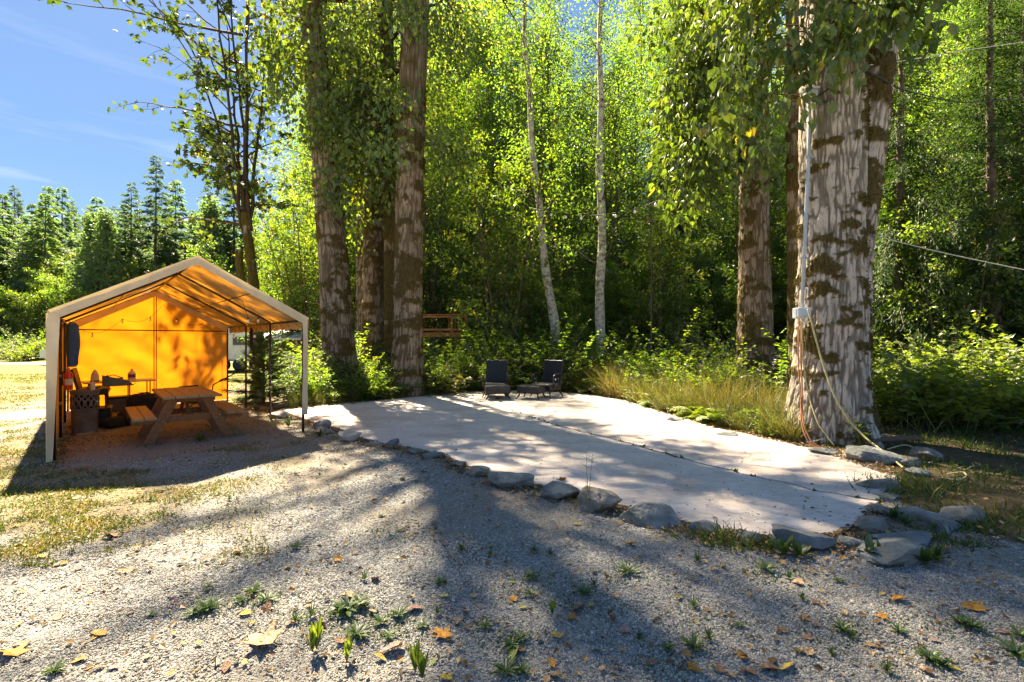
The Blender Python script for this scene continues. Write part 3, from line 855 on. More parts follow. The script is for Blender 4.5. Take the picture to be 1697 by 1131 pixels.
# leaning tree beside the tent
rng = np.random.default_rng(41)
L0 = (-5.30, 14.9, 0)
pA = [(-5.22, 14.9, -.3), (-5.30, 14.9, 1), (-5.52, 14.95, 4), (-5.85, 15.0, 8), (-6.30, 15.05, 12.2), (-6.9, 15.2, 18), (-7.3, 15.3, 25)]
cottonwood('big leaning cottonwood with moss bands beside the tent', L0, rel(L0, pA), [.53, .49, .42, .38, .33, .26, .08], 101, 25, 11.5, 5.4, 60,
           hangers(rng, lambda z: (-5.6 - .05 * z, 14.9), 20, (6.2, 12), (-.2, 1.7), (1.2, 2.4)) + hangers(rng, lambda z: (-5.9, 14.9), 7, (8.5, 12), (2.4, 3.8), (1.0, 1.9)), leaf=.15, moss=.32, nth=180, ms=2.1, shade_limbs=(20, (12.2, 15.5), (-125, -30), (3.2, 6.2)))
# slimmer trunk between
L0 = (-4.72, 16.8, 0)
pB = [(-4.75, 16.8, -.3), (-4.78, 16.8, 4), (-4.72, 16.8, 8), (-4.6, 16.9, 14), (-4.5, 16.9, 22)]
cottonwood('slim mossy cottonwood standing between the two thicker trunks', L0, rel(L0, pB), [.44, .39, .35, .3, .08], 102, 22, 9.5, 4.8, 44,
           hangers(rng, lambda z: (-4.75, 16.7), 8, (7.5, 13), (-2.6, 1.0), (1.4, 2.4)), moss=.6, nth=110, tufts=3500, ms=2.0)
L0 = (-6.75, 22.0, 0)
pB = [(-6.75, 22, -.3), (-6.8, 22, 6), (-6.9, 22, 20)]
cottonwood('dark thin cottonwood set behind the slim mossy trunk', L0, rel(L0, pB), [.34, .28, .08], 103, 20, 10, 3.2, 14, moss=.7, nth=50, tufts=800)
L0 = (-4.05, 16.2, 0)
pB = [(-4.0, 16.2, -.3), (-4.05, 16.2, 5), (-4.2, 16.2, 12), (-4.3, 16.3, 21)]
cottonwood('dark mossy cottonwood half hidden behind the thick trunk at the patio edge', L0, rel(L0, pB), [.24, .22, .20, .07], 104, 21, 10, 3.2, 14, moss=.95, nth=60, tufts=2500)
# thick trunk at the patio edge
L0 = (-3.10, 14.2, 0)
pC = [(-3.10, 14.2, -.3), (-3.06, 14.2, 2), (-3.02, 14.2, 5), (-2.95, 14.2, 8), (-2.82, 14.25, 12), (-2.6, 14.3, 18), (-2.4, 14.4, 25)]
cottonwood('thick mossy cottonwood trunk rising from ferns at the patio edge', L0, rel(L0, pC), [.45, .41, .39, .385, .38, .3, .08], 105, 25, 11.5, 5.6, 66,
           hangers(rng, lambda z: (-3.5, 14.0), 19, (6.6, 11.8), (2.0, 3.5), (1.2, 2.4)) + hangers(rng, lambda z: (-2.9, 14.0), 9, (5.8, 11.5), (-2.0, .8), (1.0, 2.0)), leaf=.15, moss=.48, nth=180, tufts=7000, ms=1.9, shade_limbs=(30, (11.8, 16.0), (-120, 65), (3, 6.0)))
# tree behind the grass near the power pole tree
L0 = (6.55, 13.0, 0)
pG = [(6.62, 13, -.3), (6.56, 13, 1), (6.5, 13, 4), (6.5, 13, 9), (6.45, 13.1, 15), (6.4, 13.2, 23)]
rng2 = np.random.default_rng(43)
cottonwood('upright cottonwood with orange lit moss standing in tall grass', L0, rel(L0, pG), [.50, .45, .37, .32, .25, .08], 106, 23, 9.8, 4.8, 44,
           hangers(rng2, lambda z: (6.5, 12.9), 24, (6.4, 11), (2.3, 4.3), (1.0, 2.3)), leaf=.19, moss=.36, nth=170, tufts=5000, ms=1.9)
# the double trunk that carries the conduit
L0 = (5.23, 7.92, 0)
rng3 = np.random.default_rng(44)
root = thing('double_trunk_cottonwood', 'huge grey double trunk cottonwood carrying the conduit and cords', 'tree', L0, 0, 'old cottonwood trees round the patio')
pH1 = rel(L0, [(5.18, 7.95, -.3), (5.22, 7.93, 1), (5.23, 7.92, 3), (5.24, 7.92, 5), (5.27, 7.92, 7.5), (5.3, 7.95, 12), (5.1, 8.0, 22)])
tr, pth1 = hero_trunk(pH1, [.56, .515, .46, .45, .47, .4, .08], 201, bark='bark_grey', nth=320, dz=.028, depth=.042, freq=23.0, flare=.26, moss=.13, parent=root, tufts=9000, moss_scale=2.3)
pH2 = rel(L0, [(5.50, 8.16, -.3), (5.58, 8.18, 1.2), (5.72, 8.22, 3), (6.03, 8.26, 5.2), (6.28, 8.28, 7.3), (6.7, 8.3, 13), (7.3, 8.5, 21)])
tr2, pth2 = hero_trunk(pH2, [.45, .37, .33, .32, .32, .22, .06], 202, bark='bark_grey', nth=190, dz=.032, depth=.034, freq=23, flare=.28, moss=.50, parent=root, tufts=4500, moss_scale=2.0)
wood, lf = Geo(), Geo()
grow(rng3, crown_starts(rng3, pth1, .3, 21, 10.5, lambda t: 4.2 * (1 - .5 * abs(2 * t - .7)), 22, (20, 50)) + crown_starts(rng3, pth2, .25, 20, 11, lambda t: 3.6 * (1 - .5 * abs(2 * t - .7)), 14, (20, 50)),
     wood, lf, T=HEART, twigs=9, twig_len=.42, leaves=22, size=.105, spread=1.0, droop=.25, sides=6)
# leafy shoots hanging in front of the trunk and at its side
hs_ = []
for k in range(30):
    a = rng3.uniform(3.7, 5.3); z = rng3.uniform(6.0, 8.6)
    hs_.append(((.0 + .40 * math.cos(a) + rng3.uniform(-.3, .3), .40 * math.sin(a), z), (math.cos(a), math.sin(a), .15), rng3.uniform(.9, 1.5), .014))
for k in range(16):
    a = rng3.uniform(2.6, 3.6); z = rng3.uniform(5.4, 8.4)
    hs_.append(((.45 * math.cos(a), .45 * math.sin(a), z), (math.cos(a), math.sin(a), .15), rng3.uniform(1.0, 1.8), .014))
sh3 = Geo()
grow(rng3, hs_, wood, sh3, T=HEART, twigs=6, twig_len=.5, leaves=11, size=.16, spread=.12, droop=.9, rise=0, hang=.9, sides=4, from_t=.4)
wood.build('limbs', M['bark_brown'], root, True); lf.build('crown', M['leaf_cotton'], root); sh3.build('shoot_foliage', M['leaf_cotton_shaded'], root)
# moss trunk behind it
L0 = (6.85, 11.3, 0)
pI = [(6.75, 11.3, -.3), (6.7, 11.3, 3), (6.62, 11.3, 8), (6.5, 11.3, 19)]
cottonwood('narrow mossy trunk with a glowing edge behind the double trunk', L0, rel(L0, pI), [.24, .21, .2, .06], 107, 19, 10.5, 3, 12, moss=1.0, nth=60, tufts=2500)

# ---- bigleaf maple behind the tent, many upright stems
L0 = (-8.55, 15.8, 0)
rngm = np.random.default_rng(77)
root = thing('bigleaf_maple', 'tall open maple with many thin upright stems behind the tent', 'tree', L0)
tr, _ = hero_trunk(rel(L0, [(-8.25, 15.8, -.3), (-8.30, 15.8, 2), (-8.45, 15.8, 3.6), (-8.72, 15.8, 5.8)]), [.18, .15, .13, .115], 301, nth=60, dz=.08, depth=.012, freq=9, flare=.3, moss=.8, parent=root, bark='bark_brown', tufts=2500)
tr, _ = hero_trunk(rel(L0, [(-8.15, 15.9, -.3), (-8.42, 15.9, 1.5), (-8.95, 15.9, 3.9), (-8.95, 15.85, 4.6)]), [.13, .11, .10, .09], 302, nth=40, dz=.08, depth=.01, freq=9, flare=.2, moss=.8, parent=root, bark='bark_brown', tufts=900)
wood, lf = Geo(), Geo()
stems = []
for k, (dx, top, zb) in enumerate([(-.55, 13.5, 5.3), (.25, 14.5, 5.6), (-.15, 15, 5.5), (-1.1, 12.5, 5.0), (.55, 12.5, 5.4), (-1.9, 11.5, 4.6), (-.8, 14, 5.2)]):
    b = np.array([-8.72 + .05 * k - L0[0] - .1, 15.8 - L0[1], zb])
    n = 12
    t = np.linspace(0, 1, n)
    pts = np.stack([b[0] + dx * t + rngm.normal(0, .03, n), b[1] + rngm.uniform(-.8, .8) * t + rngm.normal(0, .03, n), b[2] + (top - b[2]) * t], 1)
    pts[0] = b
    wood.tube(pts, np.linspace(.062, .016, n), 6)
    stems.append(pts)
st = []
for pts in stems:
    for k in range(8):
        t = rngm.uniform(.15, 1); i = min(int(t * 11), 10)
        p = pts[i]
        a = rngm.choice([PI, PI, PI * .8, PI * 1.2, 0, .6, 4.5, 1.5]) + rngm.normal(0, .35)
        e = R(rngm.uniform(5, 45))
        Ln = rngm.uniform(1.3, 3.0) * (1.15 if math.cos(a) < -.3 else .75)
        st.append((p, (math.cos(a) * math.cos(e), math.sin(a) * math.cos(e), math.sin(e)), Ln, .028))
# long low limbs reaching out over the tent
for z, a, Ln in ((5.4, 3.1, 3.4), (8.6, 3.0, 4.2), (10.3, 3.1, 4.4), (11.6, 3.2, 4.6)):
    st.append(((-.25, 0, z), (math.cos(a), math.sin(a), .28), Ln, .05))
grow(rngm, st, wood, lf, T=MAPLE, twigs=6, twig_len=.34, leaves=8, size=.18, spread=.10, droop=.28, rise=.08, hang=.55, wig=.16, sides=5)
wood.build('limbs', M['bark_brown'], root, True); lf.build('crown', M['leaf_maple'], root)

# ---- birches
def birch(label, loc, pts, radii, seed):
    rng = np.random.default_rng(seed)
    root = thing('birch_tree', label, 'tree', loc, 0, 'white birches behind the patio')
    pts = np.array(rel(loc, pts)); radii = np.array(radii)
    z = np.linspace(pts[0, 2], pts[-1, 2], 60)
    p = np.stack([np.interp(z, pts[:, 2], pts[:, 0]) + .035 * np.sin(z * 1.3 + seed), np.interp(z, pts[:, 2], pts[:, 1]), z], 1)
    tr = Geo(); tr.tube(p, np.interp(z, pts[:, 2], radii) * (1 + .06 * np.sin(z * 3.1)), 14)
    tr.build('trunk', M['birch'], root, True)
    wood, lf = Geo(), Geo()
    H = pts[-1, 2]
    grow(rng, crown_starts(rng, p[1:], .12, H, 4.2, lambda t: 2.3 * (1 - .4 * t), 34, (10, 40)), wood, lf, T=OVAL, twigs=7, twig_len=.5, leaves=26, size=.115, spread=.2, droop=.35)
    wood.build('limbs', M['bark_thin'], root, True); lf.build('crown', M['leaf_alder'], root)
birch('leaning white birch trunk behind the loungers', (1.72, 19.5, 0), [(1.78, 19.5, -.3), (1.70, 19.5, 2.2), (1.32, 19.5, 5), (.92, 19.5, 8.5), (.55, 19.5, 13.2), (.5, 19.6, 19)], [.22, .19, .16, .13, .10, .03], 401)
birch('straight white birch trunk with black scars behind the patio', (3.52, 19.2, 0), [(3.50, 19.2, -.3), (3.48, 19.2, 2), (3.56, 19.2, 5), (3.50, 19.2, 9), (3.52, 19.3, 13.5), (3.5, 19.3, 20)], [.21, .19, .17, .14, .10, .03], 402)
make_tree('forest_sapling', 'pencil thin pale sapling pole between the birches and the tall grass', 411, 9.5, .06, 3.6, lambda t: .9 * (1 - .5 * t), 12, OVAL, 'leaf_alder', 'bark_thin', twigs=5, leaves=18, size=.11, amp=.03).location = (5.4, 18.8, 0)

# ---- forest behind
alder = [make_tree('alder_tree', 'slender green alder in the forest wall behind the patio', 500 + i, H, r, b, (lambda rc: lambda t: rc * (1 - .5 * abs(2 * t - .5)))(rc), n, OVAL, 'leaf_alder', bk, group='alders of the forest wall', twigs=8, twig_len=.46, leaves=22, size=.135, spread=.42, droop=.28, amp=.2, up=(5, 40))
         for i, (H, r, b, rc, n, bk) in enumerate([(19, .16, 1.5, 3.5, 58, 'bark_thin'), (22, .19, 2.5, 3.9, 62, 'bark_mossy'), (17, .14, 1.0, 3.3, 56, 'bark_thin'), (20, .17, 3.5, 3.6, 54, 'bark_mossy')])]
vine = [make_clump_tree('vine_maple', 'bushy many stemmed maple filling the forest edge', 520 + i, H, s, 'leaf_bright', spread=sp, group='bushy maples at the forest edge', twigs=6, twig_len=.45, leaves=22, size=.13, spread_=None, droop=.25, hang=.3) if False else
        make_clump_tree('vine_maple', 'bushy many stemmed maple filling the forest edge', 520 + i, H, s, mt, spread=sp, group='bushy maples at the forest edge', twigs=6, twig_len=.45, leaves=20, size=.13, droop=.25, hang=.3)
        for i, (H, s, sp, mt) in enumerate([(6.5, 5, .30, 'leaf_bright'), (5.0, 5, .36, 'leaf_alder'), (8.0, 5, .25, 'leaf_bright')])]
fir = [make_conifer('fir_tree', 'dark fir in the distant treeline over the lawn', 540, 20, .26, 1.0, 4.2, 120, 'firs of the distant treeline', per=75, size=1.0),
       make_conifer('fir_tree', 'dark fir in the distant treeline over the lawn', 541, 17, .22, .6, 3.8, 110, 'firs of the distant treeline', per=70, size=.95)]
fir.append(make_conifer('fir_tree', 'dark fir in the distant treeline over the lawn', 542, 18, .24, .8, 4.6, 120, 'firs of the distant treeline', per=80, size=1.1, droop=.5, mat='leaf_fir_young'))
broad = [make_tree('far_tree', 'rounded grey green tree in the distant treeline', 545 + i, H, .2, 1.0, (lambda rc: lambda t: rc * (1 - .75 * abs(2 * t - .6)))(rc), 60, OVAL, 'leaf_fir_young', 'bark_thin', group='rounded trees of the distant treeline', twigs=8, twig_len=.45, leaves=16, size=.36, spread=.45, droop=.25, up=(5, 40)) for i, (H, rc) in enumerate([(16, 4.6), (19, 4.2)])]
hemlock = make_conifer('hemlock_tree', 'drooping dark hemlock at the forest edge past the double trunk', 550, 19, .25, 1.8, 3.6, 150, 'hemlocks in the forest', droop=.6, per=250, size=.28, hang=.7, sp=.3, mat='leaf_fir_mid')

def where(x, y, rows=((23.5, 'in the front row'), (33, 'in the middle rows'), (999, 'deep in the forest'))):
    px = 848.5 + F * x / y
    sec = [(430, 'beyond the tent'), (560, 'beside the open maple'), (700, 'behind the big mossy trunks'), (870, 'between the thick trunk and the leaning birch'), (1000, 'between the two birches'),
           (1230, 'between the straight birch and upright cottonwood'), (1480, 'behind the double trunk'), (9999, 'past the double trunk')]
    return [t for d, t in rows if y < d][0] + ' ' + [t for p, t in sec if px < p][0]
used = set()
def put(proto, x, y, rz, s=1.0, label=None, group=None):
    if proto.name not in used:
        used.add(proto.name); o = proto
    else:
        o = copy_tree(proto)
    sz = s * rf.uniform(.9, 1.12)
    base = label or proto.get('label0') or proto['label']
    proto['label0'] = proto.get('label0') or proto['label']
    g0 = group or proto.get('group0') or proto['group']
    proto['group0'] = proto.get('group0') or proto['group']
    w_ = where(x, y)
    for k_ in (' in the forest wall behind the patio', ' filling the forest edge', ' in the forest behind the alders', ' deep in the forest behind the alders', ' at the forest edge past the double trunk'): base = base.replace(k_, '')
    if 'distant' in base or 'past the' in base or 'between the' in base or 'beyond' in base: w_ = ''
    return place(o, (x, y, float(ground_z(x, y)) - .05), rz, (s, s, sz), label=(base + ' ' + w_).strip(), group=(g0 + ' ' + w_).strip())
rf = random.Random(12)
def scatter(n, region, protos, smin, smax, mind, label=None, group=None, taken=[]):
    done, tries = 0, 0
    while done < n and tries < n * 60:
        tries += 1
        x, y = region(rf)
        if y < 22.4 and 672 < 848.5 + F * x / y < 800: continue
        if any((x - a) ** 2 + (y - b) ** 2 < mind * mind for a, b in taken): continue
        taken.append((x, y)); done += 1
        put(protos[rf.randrange(len(protos))], x, y, rf.uniform(0, 6.28), rf.uniform(smin, smax), label, group)
# middle and right wall of the forest
def wedge(y0, y1, a0, a1):
    def f(r):
        y = y0 + (y1 - y0) * r.random()
        return y * (a0 + (a1 - a0) * r.random()), y
    return f
scatter(38, wedge(19.4, 28, -.30, 1.15), vine, .75, 1.2, 1.6)
scatter(5, wedge(14.5, 19, .82, 1.25), vine, .7, 1.0, 1.8, 'shaded bushy maple between dark trunks past the double trunk', 'bushy maples past the double trunk')
scatter(11, wedge(23, 31, -.30, .04), alder, .8, 1.1, 2.0)
scatter(10, wedge(25, 32, .04, 1.15), alder, .85, 1.1, 2.2)
scatter(7, wedge(16.5, 22, .85, 1.25), alder, .8, 1.0, 2.0, 'thin alder in the shade past the double trunk', 'alders past the double trunk')
scatter(96, wedge(32, 50, -.42, 1.2), alder, 1.15, 1.5, 2.1)
scatter(14, wedge(27, 42, -.42, 1.2), vine, 1.1, 1.5, 2.2)
for (x, y, s, rz) in ((14.6, 14.6, .85, 0), (16.6, 15.6, .9, 1.1), (12.4, 15.6, .8, 2.9), (17.5, 17.0, 1.0, 2), (21.0, 17.5, 1.0, 4), (13.3, 21, 1.0, 1), (9.0, 27, 1.1, 3), (20, 26, 1.1, 5), (27, 24, 1.1, 2.5)):
    put(hemlock, x, y, rz, s)
scatter(46, wedge(48, 66, -.45, 1.2), fir + [hemlock], 1.1, 1.5, 3.5, 'dark conifer deep in the forest behind the alders', 'conifers deep in the forest')
# edge between the leaning trunk and the maple: sunlit yellow maples
for (x, y, s, i) in ((-10.2, 24.0, 1.0, 2), (-8.3, 22.6, .8, 0), (-10.5, 24.5, 1.1, 2), (-9.3, 27.5, 1.25, 0), (-12.6, 29, 1.2, 2)):
    put(vine[i], x, y, x * 2.1, s, 'sunlit yellow green maple between the leaning trunk and the open maple', 'sunlit maples past the tent')
# far treeline across the lawn
scatter(80, wedge(57, 84, -1.18, -.48), fir, .8, 1.25, 2.2)
scatter(20, wedge(50, 66, -1.16, -.48), vine, 1.2, 1.8, 3.6, 'rounded leafy tree in front of the distant firs', 'leafy trees before the distant firs')
scatter(26, wedge(54, 80, -1.18, -.46), broad, .65, 1.05, 2.6)
scatter(6, wedge(58, 74, -1.17, -.46), alder, .75, 1.0, 3.2, 'leafy alder among the distant firs', 'alders among the distant firs')
scatter(40, wedge(80, 105, -1.2, -.3), fir, 1.0, 1.4, 3.4)
# ------------------------------------------------------------------ undergrowth
def arching_plant(kind, label, cat, seed, stems, Ls, leaf, mat, T=OVAL, per=22, tilt=(20, 75), droop=.5, group=None, spread=.25, pair=.5, wood='bark_thin', wid=None, end_up=0.0):
    """stems arching out from one foot, leaves alternating along each stem and lying flat in its plane"""
    rng = np.random.default_rng(seed)
    root = thing(kind, label, cat, (0, 0, 0), 0, group)
    st, lf = Geo(), Geo()
    for s in range(stems):
        a = rng.uniform(0, 6.28); e = R(rng.uniform(*tilt)); Ln = rng.uniform(*Ls)
        d = np.array([math.cos(a) * math.cos(e), math.sin(a) * math.cos(e), math.sin(e)])
        p = np.array([rng.normal(0, spread), rng.normal(0, spread), -.03]); pts = [p]
        for i in range(7):
            d = unit(d + np.array([math.cos(a) * .05, math.sin(a) * .05, -droop * .13 * i / 3]) + rng.normal(0, .07, 3)); pts.append(pts[-1] + d * Ln / 7)
        pts = np.array(pts)
        st.tube(pts, np.linspace(.009, .003, 8), 3, False)
        m = int(per * rng.uniform(.8, 1.2))
        ft = np.sort(rng.uniform(.18, 1.0, m)) * 7; ii = np.minimum(ft.astype(int), 6)
        al = units(pts[ii + 1] - pts[ii]); pos = pts[ii] + (pts[ii + 1] - pts[ii]) * (ft - ii)[:, None]
        sd = units(np.cross(al, np.array([0, 0, 1.0])) + 1e-5) * np.where(np.arange(m) % 2 == 0, 1, -1)[:, None]
        dd = units(sd * .9 + al * pair + np.array([0, 0, -.15]) + rng.normal(0, .28, (m, 3)))
        nn = units(np.cross(sd, al) * np.where(np.arange(m) % 2 == 0, 1, -1)[:, None] + np.array([0, 0, .8]) + rng.normal(0, .3, (m, 3)))
        c = np.clip(rng.normal(.45 + rng.normal(0, .1), .17, m), 0, 1)
        lf.leaves(pos, dd, nn, leaf * rng.uniform(.6, 1.2, m) * (1.05 - .4 * ft / 7), T, c)
    st.build('stems', M[wood], root); lf.build('foliage', M[mat], root)
    return root
M['stem_green'] = pmat('green_stem', (0.10, 0.11, 0.03), (0.20, 0.15, 0.05), 6, 0.8)
bush = [arching_plant('leafy_shrub', 'leafy green shrub in the undergrowth behind the patio', 'shrub', 600 + i, n, L, lfz, ('leaf_shrub', 'leaf_alder', 'leaf_maple')[i], per=per, group='shrubs of the undergrowth', droop=dr, spread=.3)
        for i, (n, L, lfz, per, dr) in enumerate([(70, (.8, 1.5), .10, 32, .32), (60, (.9, 1.7), .12, 30, .28), (66, (.6, 1.2), .09, 30, .45)])]
knot = [arching_plant('broadleaf_shrub', 'pale broad leaved bush past the double trunk', 'shrub', 620 + i, n, L, .19, 'leaf_knot', T=HEART, per=per, tilt=(40, 85), droop=.75, group='broad leaved bushes past the double trunk', spread=.32, wood='stem_green', pair=.35)
        for i, (n, L, per) in enumerate([(34, (1.3, 2.15), 26), (40, (1.1, 1.9), 24), (30, (.7, 1.3), 22)])]
def fern(seed, label):
    rng = np.random.default_rng(seed)
    root = thing('fern', label, 'fern', (0, 0, 0), 0, 'ferns along the patio edge')
    st, lf = Geo(), Geo()
    for s in range(16):
        a = s / 16 * 6.28 + rng.normal(0, .2); e = R(rng.uniform(45, 75)); Ln = rng.uniform(.7, 1.15)
        d = np.array([math.cos(a) * math.cos(e), math.sin(a) * math.cos(e), math.sin(e)]); p = np.zeros(3); pts = [p]
        for i in range(8):
            d = unit(d + np.array([math.cos(a) * .08, math.sin(a) * .08, -.17])); pts.append(pts[-1] + d * Ln / 8)
        pts = np.array(pts); st.tube(pts, np.linspace(.006, .002, 9), 3, False)
        m = 44; ft = np.linspace(.12, .99, m) * 8; ii = np.minimum(ft.astype(int), 7)
        al = units(pts[ii + 1] - pts[ii]); pos = pts[ii] + (pts[ii + 1] - pts[ii]) * (ft - ii)[:, None]
        sd = units(np.cross(al, np.array([0, 0, 1.0])) + 1e-5) * np.where(np.arange(m) % 2 == 0, 1, -1)[:, None]
        lf.leaves(pos, units(sd + al * .35 + rng.normal(0, .1, (m, 3))), units(np.cross(sd, al) * np.where(np.arange(m) % 2 == 0, 1, -1)[:, None] + rng.normal(0, .2, (m, 3))), .26 * np.sin(np.linspace(.35, 2.95, m)) * Ln, SPRAY, np.clip(rng.normal(.5, .15, m), 0, 1))
    st.build('stems', M['stem_green'], root); lf.build('fronds', M['leaf_shrub'], root)
    return root
ferns = [fern(640, 'sword fern spreading in the shade at the patio edge'), fern(641, 'sword fern spreading in the shade at the patio edge')]

def near_patio(x, y): return float(np.min(np.hypot(PATIO[:, 0] - x, PATIO[:, 1] - y)))
ru = random.Random(31)
taken2 = []
def plant(protos, x, y, s0, s1, mind=.0):
    if y < 22 and 680 < 848.5 + F * x / y < 790: s0, s1 = min(s0, .8), min(s1, 1.0)
    if in_poly(np.array(x), np.array(y), PATIO): return False
    if mind and any((x - a) ** 2 + (y - b) ** 2 < mind * mind for a, b in taken2): return False
    taken2.append((x, y))
    p = protos[ru.randrange(len(protos))]
    s = ru.uniform(s0, s1)
    o = p if p.name not in used else copy_tree(p); used.add(p.name)
    place(o, (x, y, float(ground_z(x, y)) - .02), ru.uniform(0, 6.28), (s, s, s * ru.uniform(.85, 1.15)), ru.uniform(-.12, .12), ru.uniform(-.12, .12))
    base = p['label0'] = p.get('label0') or p['label']; g0 = p['group0'] = p.get('group0') or p['group']
    if protos[0] in knot:
        px = 848.5 + F * x / y
        w_ = ('in front,' if y < 10.2 else 'at the back,') + ' ' + ('close by' if px < 1500 else 'mid bank' if px < 1610 else 'far end')
    else: w_ = where(x, y, ((16.2, 'at the patio edge'), (19.5, 'a few steps back'), (999, 'deep under the trees')))
    o['label'] = base.replace(' in the undergrowth behind the patio', '').replace(' spreading in the shade at the patio edge', '') + ' ' + w_; o['group'] = g0 + ' ' + w_
    return True
# bank behind the patio from beside the tent to the double trunk
def bank(n, protos, px0, px1, d0, d1, s0, s1, mind):
    """shrubs a little behind the far edge of the patio"""
    done = 0
    for _ in range(n * 40):
        if done >= n: break
        px = ru.uniform(px0, px1)
        py = np.interp(px, [468, 640, 770, 860, 960, 1040, 1110, 1200, 1330, 1480], [680, 664, 651, 648, 653, 666, 688, 713, 741, 790])
        e = gp(px, py)
        dd = ru.uniform(d0, d1)
        x, y = e[0] * (1 + dd / e[1]), e[1] + dd
        if math.hypot(x + 3.06, y - 14.2) < .55 or math.hypot(x - 6.56, y - 13) < .55: continue
        done += plant(protos, x, y, s0, s1, mind)
bank(22, bush, 520, 690, .9, 2.6, .85, 1.15, .45)
bank(10, ferns, 560, 700, .5, 1.6, .8, 1.05, .4)
bank(36, bush, 690, 960, .8, 2.8, 1.15, 1.55, .45)
bank(30, bush, 960, 1230, 2.2, 5.0, .85, 1.3, .55)
bank(10, ferns, 830, 1010, .9, 2.6, .9, 1.25, .5)
bank(56, bush, 540, 1180, 2.4, 7.0, 1.35, 1.85, .7)
bank(9, bush, 980, 1300, .45, 1.6, .4, .62, .5)
bank(8, ferns, 1020, 1240, .5, 1.4, .6, .85, .5)
bank(18, bush, 1120, 1320, 4.0, 9.0, 1.2, 1.6, .75)
# ferns and shrubs farther in under the trees
for _ in range(60):
    y = ru.uniform(19, 33); x = y * ru.uniform(-.42, 1.15)
    plant(bush, x, y, 1.1, 1.7, 1.0)
for _ in range(10):
    y = ru.uniform(17.5, 24); x = y * ru.uniform(-.50, -.36)
    plant(bush, x, y, .5, .75, .7)
# low hedge of shrubs across the far lawn
for k in range(46):
    y = ru.uniform(38, 47); x = y * ru.uniform(-1.12, -.72)
    plant(bush, x, y, 1.4, 2.4, 1.2)
# broad leaved bank past the double trunk
for _ in range(400):
    if sum(1 for a, b in taken2 if a > 7.3 and b < 14) > 62: break
    y = ru.uniform(9.0, 13.5); x = y * ru.uniform(.80, 1.16)
    if y < 9.6 + .5 * (1.12 - x / y) * 4 - 1.2: continue
    plant(knot, x, y, .72, 1.0, .42)
for (px, py, s) in ((1500, 700, .42), (1560, 690, .45), (1630, 700, .42), (1690, 695, .5), (1600, 688, .5), (1470, 700, .35)):
    e = gp(px, py); plant(knot[2:], e[0], e[1], s, s * 1.1)

# plant with yellowing leaves at the foot of the thick trunk
o = arching_plant('burdock_plant', 'broad leaved plant with yellowing leaves at the foot of the thick trunk', 'plant', 660, 12, (.7, 1.2), .30, 'grass', T=HEART, per=7, tilt=(45, 80), droop=.5, spread=.12, wood='stem_green')
place(o, (*gp(735, 657)[:2] + np.array([0, .35]), 0), .4)
o = arching_plant('ivy_sprig', 'dark ivy sprig climbing the foot of the double trunk', 'plant', 661, 7, (.35, .75), .13, 'leaf_maple', per=10, tilt=(50, 88), droop=.2, spread=.07, wood='stem_green')
place(o, (5.20, 7.12, .05), 0, 1, -.05)
# slim tall weed beside the boulders
root = thing('tall_weed', 'spindly tall weed with thin branching stems standing among the boulders', 'weed', gp(975, 846))
st, lf = Geo(), Geo()
rng = np.random.default_rng(66)
for dx, h in ((-.012, .56), (.02, .52)):
    pts = np.array([(0, 0, 0), (dx * .4, 0, h * .35), (dx * 1.3, .01, h * .7), (dx * 1.9, 0, h)])
    st.tube(pts, [.004, .003, .002, .0015], 5)
    for z in np.linspace(.2, 1, 7):
        b = np.array([np.interp(z * h, pts[:, 2], pts[:, 0]), 0, z * h]); a = rng.uniform(0, 6.28)
        e_ = b + np.array([math.cos(a) * .04, math.sin(a) * .04, .03]); st.tube([b, e_], [.0015, .001], 3)
        lf.leaves(np.array([e_]), np.array([[math.cos(a), math.sin(a), .2]]), np.array([[0, 0, 1.0]]), np.array([.03]), OVAL, np.array([.4]))
lf.leaves(rng.normal(0, .01, (8, 3)) + np.array([0, 0, .12]), rng.normal(0, 1, (8, 3)) * np.array([1, 1, .3]), np.tile([0, 0, 1.0], (8, 1)), np.full(8, .07), OVAL, np.full(8, .4))
st.build('stems', M['stem_green'], root); lf.build('foliage', M['weed'], root)

# ---- tall grass fringing the patio, short lawn grass, leaf litter
def blades(name, X, Y, h, w, mat, label, lean=.35, cluster=None, hue=None, bend=1.0, seed=0):
    rng = np.random.default_rng(seed)
    n = len(X)
    pos = np.stack([X, Y, ground_z(X, Y) - .005], -1)
    dd = units(np.stack([rng.normal(0, lean, n), rng.normal(0, lean, n), np.ones(n)], -1))
    nn = units(rng.normal(0, 1, (n, 3)) * np.array([1, 1, .1]))
    g_ = Geo()
    T = (BLADE[0] * np.array([1, 1, bend]), BLADE[1])
    g_.leaves(pos, dd, nn, h, T, np.clip((.45 if hue is None else hue) + rng.normal(0, .2, n), 0, 1), w / h)
    return tag(g_.build(name, M[mat]), label, None, None, 'stuff')
rng = np.random.default_rng(71)
def fringe(px0, px1, n, d0, d1):
    px = rng.uniform(px0, px1, n)
    py = np.interp(px, [430, 468, 640, 770, 860, 960, 1040, 1110, 1200, 1330, 1480], [684, 680, 664, 651, 648, 653, 666, 688, 713, 741, 790])
    Y = 1.6 * F / (py - 565.5); X = (px - 848.5) / F * Y
    d = d0 + (d1 - d0) * rng.random(n) ** 1.3
    return X * (1 + d / Y), Y + d
X1, Y1 = fringe(930, 1325, 24000, .18, 3.0)
c1 = fbm(np.stack([X1, Y1, X1 * 0], -1) * 1.4, 5, 3)
k = (c1 > .40) & (np.hypot(X1 - 5.23, Y1 - 7.92) > .72)
X1, Y1, c1 = X1[k], Y1[k], c1[k]
